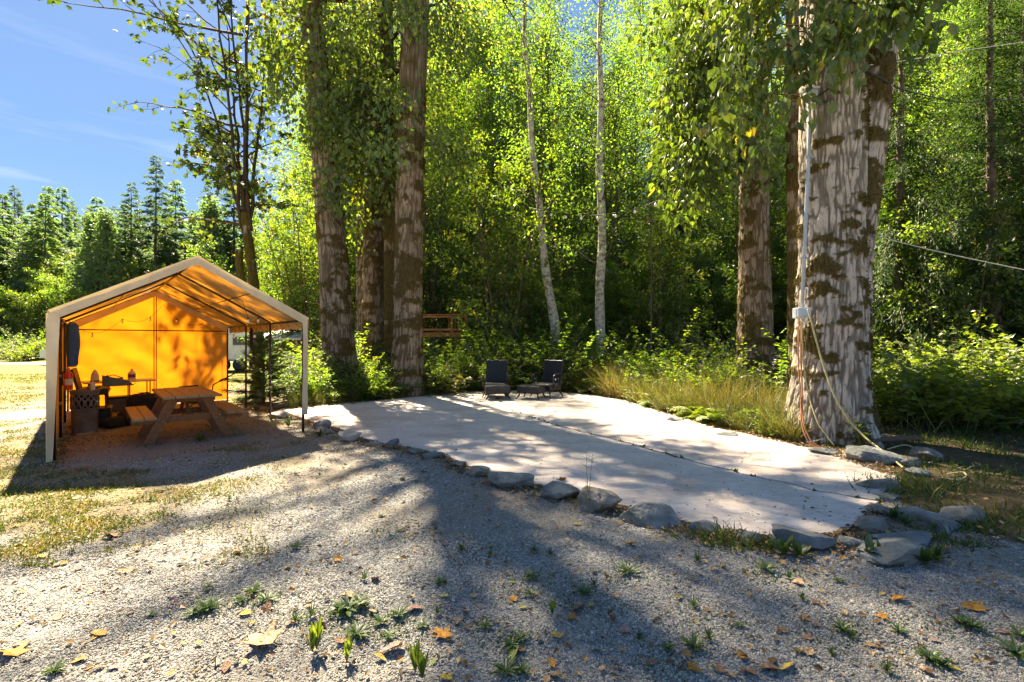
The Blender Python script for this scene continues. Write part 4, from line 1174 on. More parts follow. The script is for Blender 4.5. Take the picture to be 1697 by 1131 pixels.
blades('tall_grass', X1, Y1, rng.uniform(.25, 1.1, len(X1)) ** 1.2 * (.65 + .9 * (c1 - .3)), np.full(len(X1), .008), 'grass', 'tall half dry grass between the patio and the trees', .5, hue=.35 + 1.3 * (c1 - .45), bend=1.2, seed=1)
X1, Y1 = fringe(480, 960, 11000, .12, 1.5)
k = np.hypot(X1 + 3.06, Y1 - 14.2) > .5
X1, Y1 = X1[k], Y1[k]
c1 = fbm(np.stack([X1, Y1, X1 * 0], -1) * 1.4, 5, 3)
blades('edge_grass', X1, Y1, rng.uniform(.12, .5, len(X1)), np.full(len(X1), .009), 'grass', 'yellow green grass along the back edge of the patio', .45, hue=.2 + .9 * (c1 - .4), bend=1.3, seed=2)
# shaded grass to the side of the double trunk
Y1 = rng.uniform(5.0, 12, 26000); X1 = rng.uniform(4.6, 13, 26000)
c1 = fbm(np.stack([X1, Y1, X1 * 0], -1) * 1.6, 6, 4)
k = (c1 > .47) & ~in_poly(X1, Y1, PATIO) & (np.array([1]) > 0) & (np.hypot(X1 - 5.4, Y1 - 7.95) > .8) & in_poly(X1, Y1, SOIL)
X1, Y1 = X1[k], Y1[k]
blades('shade_grass', X1, Y1, rng.uniform(.05, .19, len(X1)), np.full(len(X1), .008), 'lawn', 'sparse green grass in the shade beside the double trunk', .6, hue=.08, bend=1.4, seed=3)
# lawn grass round the tent
n = 150000
Y1 = 3.4 + 20 * rng.random(n) ** 1.9; X1 = -1.5 - (1.12 * Y1) * rng.random(n)
so_, gr_, sa_ = zones(X1, Y1)
c1 = fbm(np.stack([X1, Y1, X1 * 0], -1) * 2.2, 9, 4)
k = (rng.random(n) < gr_ * sstep(.36, .58, c1)) & ~in_poly(X1, Y1, PATIO) & (X1 > -1.12 * Y1)
X1, Y1, c1 = X1[k], Y1[k], c1[k]
blades('lawn_grass', X1, Y1, rng.uniform(.015, .055, len(X1)) * (1 + .03 * Y1), .006 + .0006 * Y1, 'lawn', 'short yellow green grass in patches round the tent', .9, hue=.35 + 1.6 * (c1 - .5), bend=1.5, seed=4)
# grass and weeds at the foot of the stones
def tufts(name, spots, label, hh, mat='weed', seed=5, per=70, rad=.16):
    r_ = np.random.default_rng(seed); xs, ys, hs2 = [], [], []
    for px, py, s in spots:
        c = gp(px, py)
        xs.append(c[0] + r_.normal(0, rad * s, per)); ys.append(c[1] + r_.normal(0, rad * s * .7, per)); hs2.append(r_.uniform(.4, 1, per) * hh * s)
    return blades(name, np.concatenate(xs), np.concatenate(ys), np.concatenate(hs2), np.full(per * len(spots), .011), mat, label, .7, hue=.35, bend=1.5, seed=seed)
tufts('stone_grass', [(1200, 898, 1), (1225, 902, .9), (1185, 893, .8), (1250, 908, .6), (1490, 800, 1.4), (1510, 815, 1.4), (1530, 825, 1.2), (1545, 808, 1.2), (1470, 805, .8), (1580, 850, .9), (1650, 870, 1), (1610, 880, .8), (1540, 890, .7), (1600, 905, .6), (1690, 860, 1.2)], 'grass tufts growing between the edging stones', .16, 'lawn', 8, 80)
tufts('ground_weeds', [(p[0] + q[0], p[1] + q[1], .9) for p in ((350, 1010), (430, 990), (580, 1012), (620, 1040), (690, 1025), (505, 1030), (830, 1050), (880, 965), (1045, 950), (1160, 1020), (1290, 955), (1400, 1055), (1590, 1040), (770, 918), (640, 880), (260, 850), (330, 870), (1120, 1090), (980, 1000)) for q in ((0, 0), (22, 9), (-26, 5))], 'low creeping weeds in small green patches on the gravel', .032, 'weed', 18, 60, .13)
# weeds along the crack
ks = [i for i in range(8, len(CRACK)) if cr_rng.random() < .42]
xs = np.concatenate([CRACK[i][0] + cr_rng.normal(0, .012, 7) for i in ks]); ys = np.concatenate([CRACK[i][1] + cr_rng.normal(0, .012, 7) for i in ks])
g_ = Geo(); nn_ = len(xs)
g_.leaves(np.stack([xs, ys, np.full(nn_, .012)], -1), units(np.stack([cr_rng.normal(0, .9, nn_), cr_rng.normal(0, .9, nn_), np.full(nn_, .6)], -1)), units(cr_rng.normal(0, 1, (nn_, 3))), cr_rng.uniform(.02, .06, nn_), OVAL, cr_rng.uniform(.1, .7, nn_))
tag(g_.build('crack_weeds', M['weed']), 'tiny weeds rooted along the crack in the patio', None, None, 'stuff')

# leaf litter too small to pick apart
M['litter'] = leafmat('dry_litter', [(0.0, (0.07, 0.04, 0.02)), (0.4, (0.17, 0.10, 0.045)), (0.75, (0.30, 0.20, 0.09)), (1.0, (0.42, 0.30, 0.08))], 0.12, (1, .9, .6), 0.03)
def litter():
    n = 16000
    px, d = rng.uniform(470, 1480, n), rng.normal(.12, .30, n)
    py = np.interp(px, [430, 468, 640, 770, 860, 960, 1040, 1110, 1200, 1330, 1480], [684, 680, 664, 651, 648, 653, 666, 688, 713, 741, 790])
    Y = 1.6 * F / (py - 565.5); X = (px - 848.5) / F * Y
    X, Y = X * (1 + d / Y), Y + d
    k = d > -.08
    X, Y = X[k], Y[k]
    X2, Y2 = rng.uniform(4.5, 13, 5000), rng.uniform(4.5, 11, 5000)
    k2 = in_poly(X2, Y2, SOIL) & ~in_poly(X2, Y2, PATIO)
    fp = np.array(front_px, float); t = rng.uniform(0, len(fp) - 1.01, 5200); i = t.astype(int); q = fp[i] + (fp[i + 1] - fp[i]) * (t - i)[:, None]
    Y3 = 1.6 * F / (q[:, 1] - 565.5); X3 = (q[:, 0] - 848.5) / F * Y3
    o = np.abs(rng.normal(.12, .16, len(X3))); X3, Y3 = X3 - .25 * o, Y3 - o
    X4 = rng.uniform(-9, 4, 6000); Y4 = 2.3 + 8 * rng.random(6000) ** 1.3
    k4 = ~in_poly(X4, Y4, PATIO); X4, Y4 = X4[k4], Y4[k4]
    X = np.concatenate([X, X2[k2], X3, X4]); Y = np.concatenate([Y, Y2[k2], Y3, Y4])
    m = len(X)
    z = np.where(in_poly(X, Y, PATIO), PATIO_Z + .004, ground_z(X, Y) * .8 + .012) + rng.random(m) * .012
    sz = rng.uniform(.015, .06, m)
    g_ = Geo()
    g_.leaves(np.stack([X, Y, z], -1), units(np.stack([rng.normal(0, 1, m), rng.normal(0, 1, m), rng.normal(0, .2, m)], -1)), units(np.stack([rng.normal(0, .35, m), rng.normal(0, .35, m), np.ones(m)], -1)), sz, OVAL, rng.random(m), rng.uniform(.5, 1.3, m))
    tag(g_.build('leaf_litter', M['litter']), 'crumbled dry leaf litter along the stones and the patio edge', None, None, 'stuff')
litter()

# specks of bark and dry leaf blown over the patio
n = 1500
px_ = rng.uniform(480, 1470, n); py_ = rng.uniform(650, 890, n)
Y_ = 1.6 * F / (py_ - 565.5); X_ = (px_ - 848.5) / F * Y_
k = in_poly(X_, Y_, PATIO); X_, Y_ = X_[k], Y_[k]; n = len(X_)
g_ = Geo()
g_.leaves(np.stack([X_, Y_, np.full(n, PATIO_Z + .004)], -1), units(np.stack([rng.normal(0, 1, n), rng.normal(0, 1, n), rng.normal(0, .1, n)], -1)), units(np.stack([rng.normal(0, .3, n), rng.normal(0, .3, n), np.ones(n)], -1)), rng.uniform(.008, .035, n) * np.where(rng.random(n) < .1, 1.8, 1), OVAL, np.clip(rng.normal(.25, .25, n), 0, 1), rng.uniform(.3, 1.1, n))
tag(g_.build('bark_specks', M['litter']), 'dark specks of bark and dry leaf strewn over the patio', None, None, 'stuff')

# ---- edging stones, each its own shape
M['stone'] = pmat('edging_stone', (0.085, 0.088, 0.082), (0.19, 0.195, 0.18), 4.5, 0.88, 1.0, 18, third=(0.40, 0.40, 0.36), bdist=.03, detail=10)
M['stone_dark'] = pmat('dark_edging_stone', (0.06, 0.065, 0.07), (0.16, 0.17, 0.175), 3.5, 0.8, 0.5, 26, third=(0.30, 0.29, 0.26), bdist=.012)
M['stone_warm'] = pmat('warm_grey_edging_stone', (0.10, 0.088, 0.07), (0.21, 0.19, 0.16), 5.5, 0.9, 1.0, 15, third=(0.42, 0.39, 0.33), bdist=.03, detail=10)
M['stone_pale'] = pmat('pale_edging_stone', (0.26, 0.24, 0.21), (0.38, 0.35, 0.32), 3.0, 0.85, 0.4, 26, bdist=.01)
def rock(seed, px, py, wpx, hpx, label, mat='stone', depth=.8, rz=0.0, flat=0.0):
    rng = np.random.default_rng(seed)
    c = gp(px, py); Y = c[1]
    w = wpx / F * Y * .94; h = max(.05, hpx / F * Y * .72)
    bm = bmesh.new(); bmesh.ops.create_icosphere(bm, subdivisions=4, radius=1.0)
    V = np.array([v.co for v in bm.verts])
    for _ in range(15):
        n = unit(rng.normal(0, 1, 3) * np.array([1, 1, .9])); d = rng.uniform(.42, .78)
        if flat and n[2] > .3: d *= .8
        s = V @ n; over = s > d
        V[over] -= (s[over] - d)[:, None] * n * .92
    V = V * (1 + .16 * (fbm(V * 1.6 + seed, seed, 3) - .5)[:, None] * 2) * (1 + .05 * (fbm(V * 7 + seed, seed + 1, 3) - .5)[:, None] * 2)
    V -= V.min(0) * np.array([0, 0, 1]); ext = V.max(0) - V.min(0)
    V = V / ext * np.array([w, w * depth, h * 1.3]); V[:, 2] -= h * .36
    cx = (V[:, 0].max() + V[:, 0].min()) / 2; V[:, 0] -= cx
    V[:, 1] += w * depth * .30
    for v, co in zip(bm.verts, V): v.co = co
    me = bpy.data.meshes.new('edging_stone'); bm.to_mesh(me); bm.free()
    me.polygons.foreach_set('use_smooth', np.ones(len(me.polygons), bool)); me.materials.append(M[mat])
    try: me.set_sharp_from_angle(angle=R(24))
    except Exception: pass
    o = bpy.data.objects.new('edging_stone', me); COL.objects.link(o)
    o.location = (c[0], Y, 0); o.rotation_euler = (0, 0, rz)
    return tag(o, label, 'stone', 'stones edging the patio')
ROCKS = [
 (843, 812, 84, 38, 'light grey angular boulder, first large one of the front row after the small slabs', 'stone', .8),
 (930, 828, 80, 36, 'blue grey boulder with an orange leaf leaning on it in the front row', 'stone', .8),
 (998, 852, 80, 56, 'tallest rounded front boulder with the spindly weed standing before it', 'stone', .85),
 (1080, 872, 112, 50, 'long two humped grey boulder in the middle of the front row', 'stone', .7),
 (1172, 887, 64, 27, 'low dark wedge stone behind the bright grass tuft', 'stone_dark', .7),
 (1245, 902, 54, 20, 'flat buried stone between the grass tuft and the split boulder', 'stone_dark', .7),
 (1340, 914, 112, 50, 'big dark split boulder with a pale brown cap', 'stone_dark', .6),
 (1418, 912, 44, 26, 'small tilted grey stone next to the split boulder', 'stone', .8),
 (1498, 934, 128, 46, 'broad flat slab at the front of the corner pile', 'stone', .8),
 (1510, 905, 108, 30, 'long dark low stone lying behind the broad flat slab', 'stone_dark', .5),
 (1455, 882, 66, 30, 'pale rounded stone on the corner of the patio', 'stone', .8),
 (1470, 852, 64, 20, 'thin flat stone above the pale rounded corner stone', 'stone', .7),
 (1556, 878, 90, 38, 'large flat topped stone in the corner pile', 'stone', .9),
 (1606, 864, 90, 28, 'long tapering stone farthest out in the shaded grass', 'stone', .6),
 (1475, 828, 42, 12, 'small greenish stone sunk in the grass by the crack end', 'stone', .8),
 (1460, 812, 66, 24, 'low mossy stone at the side edge of the patio', 'stone', .8),
 (1370, 754, 52, 16, 'low bluish stone at the foot of the double trunk', 'stone', .8),
 (1455, 768, 92, 36, 'peaked blue grey stone under the trailing yellow hose', 'stone', .8),
 (1512, 772, 50, 22, 'round grey stone next to the peaked stone', 'stone', .8),
 (1545, 764, 42, 32, 'upright grey stone at the end of the brown board', 'stone', .9),
 (1525, 788, 40, 18, 'small blue stone in the grass below the hose coil', 'stone', .8),
 (718, 760, 40, 14, 'small flat grey stone among dry leaves in the front row', 'stone', .8),
 (787, 790, 54, 20, 'half buried pale stone ahead of the first large boulder', 'stone', .8),
 (648, 740, 24, 17, 'small dark knob of stone standing on the near patio edge', 'stone_dark', .9),
 (622, 740, 34, 10, 'thin buried stone beside the dark knob', 'stone_dark', .7),
 (528, 711, 32, 20, 'dark rounded stone next to the tent post', 'stone_dark', .9),
 (578, 733, 42, 26, 'sunlit pale pink wedge stone at the patio edge', 'stone_pale', .8),
 (542, 720, 34, 10, 'flat grey stone between the dark round stone and the pink wedge', 'stone', .8),
 (456, 694, 38, 18, 'squat brown grey stone behind the second tent post', 'stone_pale', .8),
 (690, 752, 34, 11, 'small sunken slab beyond the dark knob of stone', 'stone', .8),
 (760, 774, 30, 10, 'little grey stone between two sunken slabs', 'stone', .8),
 (1122, 700, 34, 12, 'small grey stone on the far side of the patio by the tall grass', 'stone', .8),
 (1210, 724, 40, 9, 'flat dark stone at the far patio edge below the tall grass', 'stone_dark', .7),
 (1290, 903, 36, 12, 'little rounded stone tucked against the split boulder', 'stone', .9),
]
for i, (px, py, w, h, lb, mt, dp) in enumerate(ROCKS):
    if mt == 'stone' and i in (2, 10, 11, 13, 15, 18, 19, 22): mt = 'stone_warm'
    rock(900 + i, px, py, w, h, lb, mt, dp, ((i * 37) % 11 - 5) * .03, flat=1.0 if w > 90 else 0)
# dark log along the back edge beside the tent
g_ = Geo(); a_, b_ = gp(455, 679), gp(508, 672)
g_.tube([a_ + [0, 0, .05], (a_ + b_) / 2 + [0, 0.03, .07], b_ + [0, 0, .06]], [.06, .075, .06], 9)
tag(g_.build('log', M['bark_thin'], None, True), 'short dark log lying at the patio edge behind the tent post', 'log')
# brown board by the double trunk
g_ = Geo(); a_, b_ = gp(1440, 742), gp(1525, 740)
M['board'] = pmat('weathered_board', (0.09, 0.055, 0.035), (0.17, 0.11, 0.07), 5, 0.85, 0.3, 30, (1, 8, 1))
g_.beam(a_ + [0, 0, .12], b_ + [0, 0, .14], .14, .04, ch=.004)
tag(g_.build('board', M['board']), 'weathered brown board lying behind the stones at the double trunk', 'board')
# bare stick
g_ = Geo(); a_, b_ = gp(1268, 718), gp(1296, 728)
g_.tube([a_ + [0, 0, .06], (a_ + b_) / 2 + [0, .02, .05], b_ + [0, 0, .03]], [.014, .017, .012], 7)
tag(g_.build('stick', M['stone_pale'], None, True), 'pale bare stick among the leaves near the double trunk', 'stick')

# ---- weeds in the gravel
def rosette(seed, n, L, up, label, w=.28, mat='weed', kind='weed_rosette'):
    rng = np.random.default_rng(seed)
    root = thing(kind, label, 'weed', (0, 0, 0), 0, 'weeds growing in the gravel')
    lf = Geo()
    for k in range(n):
        a = k * 2.4 + rng.normal(0, .2); e = R(rng.uniform(*up)); l = L * rng.uniform(.6, 1.1)
        m = 4; t = np.linspace(0, 1, m + 1)
        d = np.array([math.cos(a), math.sin(a)])
        ze = l * math.sin(e); re = l * math.cos(e)
        cx = np.stack([d[0] * re * t, d[1] * re * t, ze * (t * 1.5 - .65 * t * t * (1 if e < .9 else .3)) + .004], 1)
        wv = w * l * np.sin(np.linspace(.25, PI - .12, m + 1)) * .5 * rng.uniform(.8, 1.2)
        s = np.array([-d[1], d[0], 0])
        v = np.concatenate([cx - s * wv[:, None] + [0, 0, .12 * w * l], cx + [0, 0, 0], cx + s * wv[:, None] + [0, 0, .12 * w * l]])
        q = []
        for r_ in range(2):
            for i in range(m): q.append((r_ * (m + 1) + i, (r_ + 1) * (m + 1) + i, (r_ + 1) * (m + 1) + i + 1, r_ * (m + 1) + i + 1))
        lf.add(v, None, q, rnd=np.full(len(v), np.clip(rng.normal(.45, .18), 0, 1)))
    lf.build('leaves', M[mat], root)
    return root
WL = ['dense green weed rosette with narrow leaves', 'many leaved flat green weed rosette', 'small weed rosette with few broad leaves', 'tufted weed with thin grassy leaves']
ros = [rosette(700, 22, .085, (8, 35), WL[0], .20), rosette(701, 30, .07, (5, 40), WL[1], .18), rosette(702, 16, .06, (5, 30), WL[2], .28), rosette(703, 44, .05, (15, 70), WL[3], .10)]
for k, o in enumerate(ros): o['group'] = ['narrow leaved weeds in the gravel', 'flat weeds in the gravel', 'small broad weeds in the gravel', 'tufted weeds in the gravel'][k]
dand = rosette(710, 12, .105, (62, 86), 'upright bright dandelion leaves standing in the gravel', .24, 'leaf_knot')
dand['group'] = 'dandelions in the gravel'
WS = [(420, 985, 1.3, 1), (440, 998, 1.1, 0), (400, 1000, .9, 1), (345, 1012, 1.3, 1), (320, 1020, 1.0, 0), (250, 1022, .7, 2), (345, 975, .7, 0), (575, 1012, 1.4, 0), (598, 1006, 1.2, 1), (560, 1018, 1, 0), (590, 1052, 1.1, 0), (632, 1030, 1, 2), (645, 1052, 1.1, 2),
      (660, 1018, .9, 0), (700, 1036, 1.0, 2), (804, 1038, 1.1, 2), (516, 1024, 1.1, 3), (490, 1030, 1, 3), (725, 1018, .8, 3), (848, 1070, 1.1, 2), (860, 1060, .9, 0), (838, 1112, 1.1, 0), (865, 1110, .9, 1), (730, 968, .9, 0), (604, 962, .9, 3), (490, 908, .9, 1), (765, 915, 1.2, 3),
      (812, 922, .8, 3), (722, 880, .9, 3), (885, 916, 1, 3), (912, 922, .9, 3), (632, 855, .8, 2), (665, 881, .7, 2), (880, 958, 1, 0), (880, 986, .9, 2), (968, 985, 1.1, 1), (985, 972, .8, 3), (1040, 950, 1.2, 0), (1156, 932, 1, 3), (1270, 948, 1, 0), (1308, 962, 1, 3), (1150, 1010, .9, 3),
      (1175, 1062, 1.0, 3), (1150, 1076, 1.1, 1), (1105, 1075, .9, 2), (1378, 1090, .9, 3), (1395, 1052, .9, 1), (1490, 1052, 1.1, 1), (1412, 1064, .8, 3), (1610, 1044, 1.2, 1), (1590, 1036, 1, 0), (1540, 1100, 1.2, 1), (1560, 1108, 1, 0), (1685, 1090, 1.5, 0), (1690, 1060, 1.1, 1), (1470, 1120, 1, 3), (1330, 1000, .8, 3), (1390, 968, .8, 2),
      (240, 690, 1, 2), (690, 800, .8, 2), (530, 790, .8, 3), (490, 785, .7, 2), (250, 830, .9, 3), (380, 830, .9, 3), (120, 920, .9, 3), (90, 1118, 1, 1), (1060, 1060, .8, 3), (1225, 1040, .8, 2)]
wr = random.Random(4)
lastw = None
for px, py, s, k in WS:
    o = ros[k] if ros[k].name not in used else copy_tree(ros[k]); used.add(ros[k].name)
    c = gp(px, py)
    place(o, (c[0], c[1], float(ground_z(c[0], c[1])) * .8 + .008), wr.uniform(0, 6.28), s * wr.uniform(.85, 1.15))
for px, py, s in ((525, 1080, 1.15), (518, 1084, .9), (578, 1090, .75), (575, 1100, .6), (688, 1118, 1.1), (700, 1128, 1.0), (915, 1022, .7)):
    o = dand if dand.name not in used else copy_tree(dand); used.add(dand.name)
    c = gp(px, py); place(o, (c[0], c[1], .006), wr.uniform(0, 6.28), s)
# broad weeds at the stones
bw = rosette(712, 16, .15, (25, 70), 'broad leafy weed at the foot of the edging stones', .34)
bw['group'] = 'leafy weeds at the stones'
for px, py, s in ((1300, 922, 1), (1325, 926, .8), (1440, 925, .9), (1462, 928, .7), (1533, 938, 1), (1552, 930, .8), (1478, 862, .8), (1500, 872, .7), (1172, 690, 1.3), (1195, 696, 1.1), (1150, 682, 1.2), (530, 725, .8), (478, 708, 1.0), (425, 682, 1.1), (332, 733, .9)):
    o = bw if bw.name not in used else copy_tree(bw); used.add(bw.name)
    c = gp(px, py); place(o, (c[0], c[1], .006), wr.uniform(0, 6.28), s)

# ---- fallen leaves one can pick apart
def fallen_mesh(seed, kind, curl):
    rng = np.random.default_rng(seed)
    if kind == 'maple':
        out = [(0, 0), (.05, .02), (.44, .02), (.34, .20), (.30, .30), (.62, .62), (.34, .58), (.20, .58), (.14, .8), (0, 1.05), (-.14, .8), (-.20, .58), (-.34, .58), (-.62, .62), (-.30, .30), (-.34, .20), (-.44, .02), (-.05, .02)]
    else:
        out = [(0, 0), (.16, .10), (.32, .28), (.36, .48), (.27, .70), (.13, .88), (0, 1.05), (-.13, .88), (-.27, .70), (-.36, .48), (-.32, .28), (-.16, .10)]
    out = np.array(out, float)
    out[:, 0] *= rng.uniform(.8, 1.15)
    P = np.concatenate([[(0, .12)], [(0, .45)], [(0, .78)], out])
    x, y = P[:, 0], P[:, 1] - .5
    ph = rng.uniform(0, 6.28)
    z = curl * (.9 * x * x + .35 * np.abs(x) + .5 * y * y * rng.uniform(-.3, 1)) + .05 * np.sin(5 * x + ph) + .05 * np.sin(6 * y + ph)
    n = len(out); t = []
    for i in range(n):
        a, b = 3 + i, 3 + (i + 1) % n
        m = (out[i, 1] + out[(i + 1) % n, 1]) / 2
        t.append((0 if m < .28 else 1 if m < .62 else 2, a, b))
    t += [(0, 3 + (i), 1) for i in range(0)]
    # join spine points
    rgt = [i for i in range(n) if out[i, 0] >= 0]
    g_ = Geo()
    # fan per spine point, plus bridging triangles where the fan centre changes
    tt = list(t)
    cs = [0 if (out[i, 1] + out[(i + 1) % n, 1]) / 2 < .28 else 1 if (out[i, 1] + out[(i + 1) % n, 1]) / 2 < .62 else 2 for i in range(n)]
    for i in range(n):
        c0, c1_ = cs[i - 1], cs[i]
        if c0 != c1_: tt.append((c0, 3 + i, c1_))
    v = np.stack([x, y, z - z.min()], 1)
    g_.add(v, tt, None, rnd=np.full(len(v), rng.random()))
    g_.tube([(0, -.5, z[3] - z.min()), (.03, -.68, .02), (.05, -.85, .05)], [.012, .01, .008], 3)
    return g_
FC = {'orange': ((0.38, 0.175, 0.02), (0.48, 0.25, 0.03), (0.26, 0.10, 0.02)), 'yellow': ((0.40, 0.28, 0.035), (0.48, 0.37, 0.06), (0.28, 0.18, 0.04)), 'brown': ((0.16, 0.085, 0.045), (0.27, 0.16, 0.09), (0.34, 0.22, 0.14)),
      'tan': ((0.40, 0.25, 0.13), (0.52, 0.36, 0.22), (0.33, 0.19, 0.10)), 'green': ((0.24, 0.26, 0.06), (0.34, 0.33, 0.10), (0.20, 0.22, 0.05)), 'pink': ((0.30, 0.17, 0.13), (0.40, 0.25, 0.19), (0.25, 0.13, 0.10))}
def fallen_mat(name, c_):
    m = pmat(name, c_[2], c_[0], 2.6, 0.6, 0.35, 7, third=c_[1], bdist=.05, detail=8)
    return m
for k_, c_ in FC.items():
    M['fl_' + k_] = fallen_mat('fallen_leaf_' + k_, c_)
FM = {}

for k_ in FC:
    FM[k_] = [fallen_mesh(hash_ + 10 * i, ('oval', 'maple', 'oval')[i % 3] if k_ in ('brown', 'tan', 'orange') else 'oval', (.5, .9, 1.4)[i]).mesh('fallen_leaf', M['fl_' + k_]) for hash_ in [sum(map(ord, k_))] for i in range(3)]
def fleaf(col, px, py, L, rz, label, tilt=(0, 0), var=None, z=.012, group='fallen leaves on the gravel', curl=1.0):
    me = FM[col][wr.randrange(3) if var is None else var]
    o = bpy.data.objects.new('fallen_leaf', me); COL.objects.link(o)
    c = gp(px, py)
    zz = PATIO_Z + .004 if in_poly(np.array(c[0]), np.array(c[1]), PATIO) else float(ground_z(c[0], c[1])) * .8 + z
    o.location = (c[0], c[1], zz); o.rotation_euler = (tilt[0], tilt[1], rz); L *= .70; o.scale = (L, L, L * curl * .55)
    return tag(o, label, 'leaf', group)
HERO = [
 ('orange', 730, 1048, .17, .6, 'large bright orange leaf lying flat in the gravel', (0, .15), 1), ('brown', 441, 1015, .15, 3.0, 'upright dark brown leaf leaning on the weed clump', (-.9, 0), 0),
 ('tan', 432, 1065, .24, 1.2, 'star shaped tan maple leaf with long curled lobes', (0, 0), 1), ('pink', 622, 962, .13, .4, 'reddish brown leaf standing behind a small weed', (-.7, 0), 0),
 ('pink', 650, 1074, .19, 2.0, 'crumpled purple brown leaf beside the flat grey weed', (0, .2), 2), ('orange', 1490, 998, .16, 1.9, 'curled orange leaf, broadest of the cluster among the twigs', (0, .3), 2),
 ('orange', 1612, 1012, .17, 1.2, 'orange leaf curled up on the sunlit gravel patch', (0, -.3), 2), ('tan', 575, 990, .14, 1.4, 'pale tan curled leaf with a yellow tip near the weeds', (0, .2), 2),
 ('pink', 686, 1008, .15, 1.8, 'torn reddish leaf half folded between weeds', (0, .3), 1), ('green', 736, 989, .09, 1.5, 'pale green oval leaf lying open on the gravel', (0, 0), 0),
 ('green', 866, 1008, .075, 1.7, 'small pale green leaf alone on bare gravel', (0, 0), 0), ('brown', 960, 1010, .16, 2.2, 'brown rolled leaf touching a bright dandelion', (0, .5), 2),
 ('tan', 1566, 916, .13, .5, 'pinkish tan leaf standing against the flat slab', (-.6, 0), 1), ('green', 852, 1085, .15, 2.9, 'long cream and green leaf curled by the rosette', (0, .4), 2),
 ('orange', 932, 800, .16, .3, 'orange leaf propped on the blue grey boulder', (-.9, 0), 1), ('yellow', 1012, 846, .16, .1, 'pale yellow leaf propped against the tallest boulder', (-1.0, 0), 0),
 ('orange', 1044, 905, .13, 1.6, 'crisp orange curled leaf in front of the two humped boulder', (0, .3), 2), ('brown', 1275, 1110, .16, 1.4, 'long brown curled leaf among leaves near the picture bottom', (0, .3), 2),
 ('yellow', 1305, 1108, .14, 2.2, 'olive yellow leaf tilted beside the long brown leaf', (0, .6), 0), ('brown', 1240, 1115, .13, .9, 'narrow brown leaf before the long brown leaf', (0, .3), 2),
 ('yellow', 470, 760, .14, 1.2, 'bright yellow leaf by the tip of the tent shadow', (0, .2), 1), ('yellow', 702, 782, .16, 1.1, 'bright yellow leaf in front of the sunken slabs', (0, .2), 0), ('yellow', 667, 795, .13, .3, 'greenish yellow leaf standing upright in the gravel', (-.5, 0), 0),
 ('orange', 163, 1055, .14, 1.3, 'orange brown leaf on shaded gravel below the sun patch', (0, .3), 0), ('orange', 15, 1085, .2, 1.2, 'curled rusty leaf at the edge of the sunlit gravel', (0, .3), 1),
 ('brown', 185, 890, .20, 1.0, 'crumpled dark leaf pile at the end of the grass patch', (0, .5), 1), ('yellow', 812, 921, .08, 1.0, 'little bright yellow leaf on a small weed', (0, 0), 0), ('yellow', 1408, 742, .12, 1.3, 'yellow leaf at the foot of the double trunk', (0, 0), 0)]
for c_, px, py, L, rz, lb, tl_, vr in HERO:
    fleaf(c_, px, py, L, rz, lb, tl_, vr)
lf_r = random.Random(9)
LB = {'orange': 'orange fallen leaf scattered on the ground', 'yellow': 'yellow fallen leaf scattered on the ground', 'brown': 'dry brown fallen leaf scattered on the ground', 'tan': 'pale tan fallen leaf scattered on the ground', 'green': 'pale green fallen leaf scattered on the ground', 'pink': 'reddish fallen leaf scattered on the ground'}
for i in range(215):
    u = lf_r.random()
    if u < .62:
        px = lf_r.uniform(-20, 1720); py = 700 + 430 * lf_r.random() ** .8
    elif u < .82:
        k = lf_r.uniform(0, len(front_px) - 1.01); j = int(k); f = k - j
        px = front_px[j][0] + (front_px[j + 1][0] - front_px[j][0]) * f; py = front_px[j][1] + (front_px[j + 1][1] - front_px[j][1]) * f + abs(lf_r.gauss(14, 10))
    else:
        px = lf_r.uniform(1440, 1700); py = lf_r.uniform(745, 900)
    if u > .62 or not in_poly(np.array(gp(px, py)[0]), np.array(gp(px, py)[1]), PATIO) or lf_r.random() < .10:
        c_ = lf_r.choices(['orange', 'yellow', 'brown', 'tan', 'green', 'pink'], [2, 3, 4, 3, 2, 2])[0]
        o = fleaf(c_, px, py, lf_r.uniform(.05, .11), lf_r.uniform(0, 6.28), LB[c_], (lf_r.gauss(0, .2), lf_r.gauss(0, .2)), None)
        o['group'] = c_ + ' leaves scattered on the ground'
# ------------------------------------------------------------------ canopy tent and what stands in it
def fabric(name, front, through, trans):
    m, N, L = new_mat(name)
    out = N.new("ShaderNodeOutputMaterial")
    tc = N.new("ShaderNodeTexCoord"); nz = N.new("ShaderNodeTexNoise"); nz.inputs["Scale"].default_value = 3.0; nz.inputs["Detail"].default_value = 6
    L.new(tc.outputs["Object"], nz.inputs["Vector"])
    rp = ramp(N, [(0.3, tuple(c * .86 for c in front)), (0.7, tuple(min(.9, c * 1.08) for c in front))]); L.new(nz.outputs[0], rp.inputs[0])
    rt = ramp(N, [(0.3, tuple(c * .85 for c in through)), (0.7, through)]); L.new(nz.outputs[0], rt.inputs[0])
    d = N.new("ShaderNodeBsdfDiffuse"); t = N.new("ShaderNodeBsdfTranslucent"); x = N.new("ShaderNodeMixShader"); x.inputs[0].default_value = trans
    wv = N.new("ShaderNodeTexWave"); wv.inputs["Scale"].default_value = 1.1; wv.inputs["Distortion"].default_value = 7.0; wv.inputs["Detail"].default_value = 3
    L.new(tc.outputs["Object"], wv.inputs["Vector"])
    bp = N.new("ShaderNodeBump"); bp.inputs["Strength"].default_value = .35; bp.inputs["Distance"].default_value = .03
    L.new(wv.outputs["Fac"], bp.inputs["Height"])
    L.new(bp.outputs[0], d.inputs["Normal"])
    L.new(rp.outputs[0], d.inputs[0]); L.new(rt.outputs[0], t.inputs[0]); L.new(d.outputs[0], x.inputs[1]); L.new(t.outputs[0], x.inputs[2]); L.new(x.outputs[0], out.inputs[0])
    return m
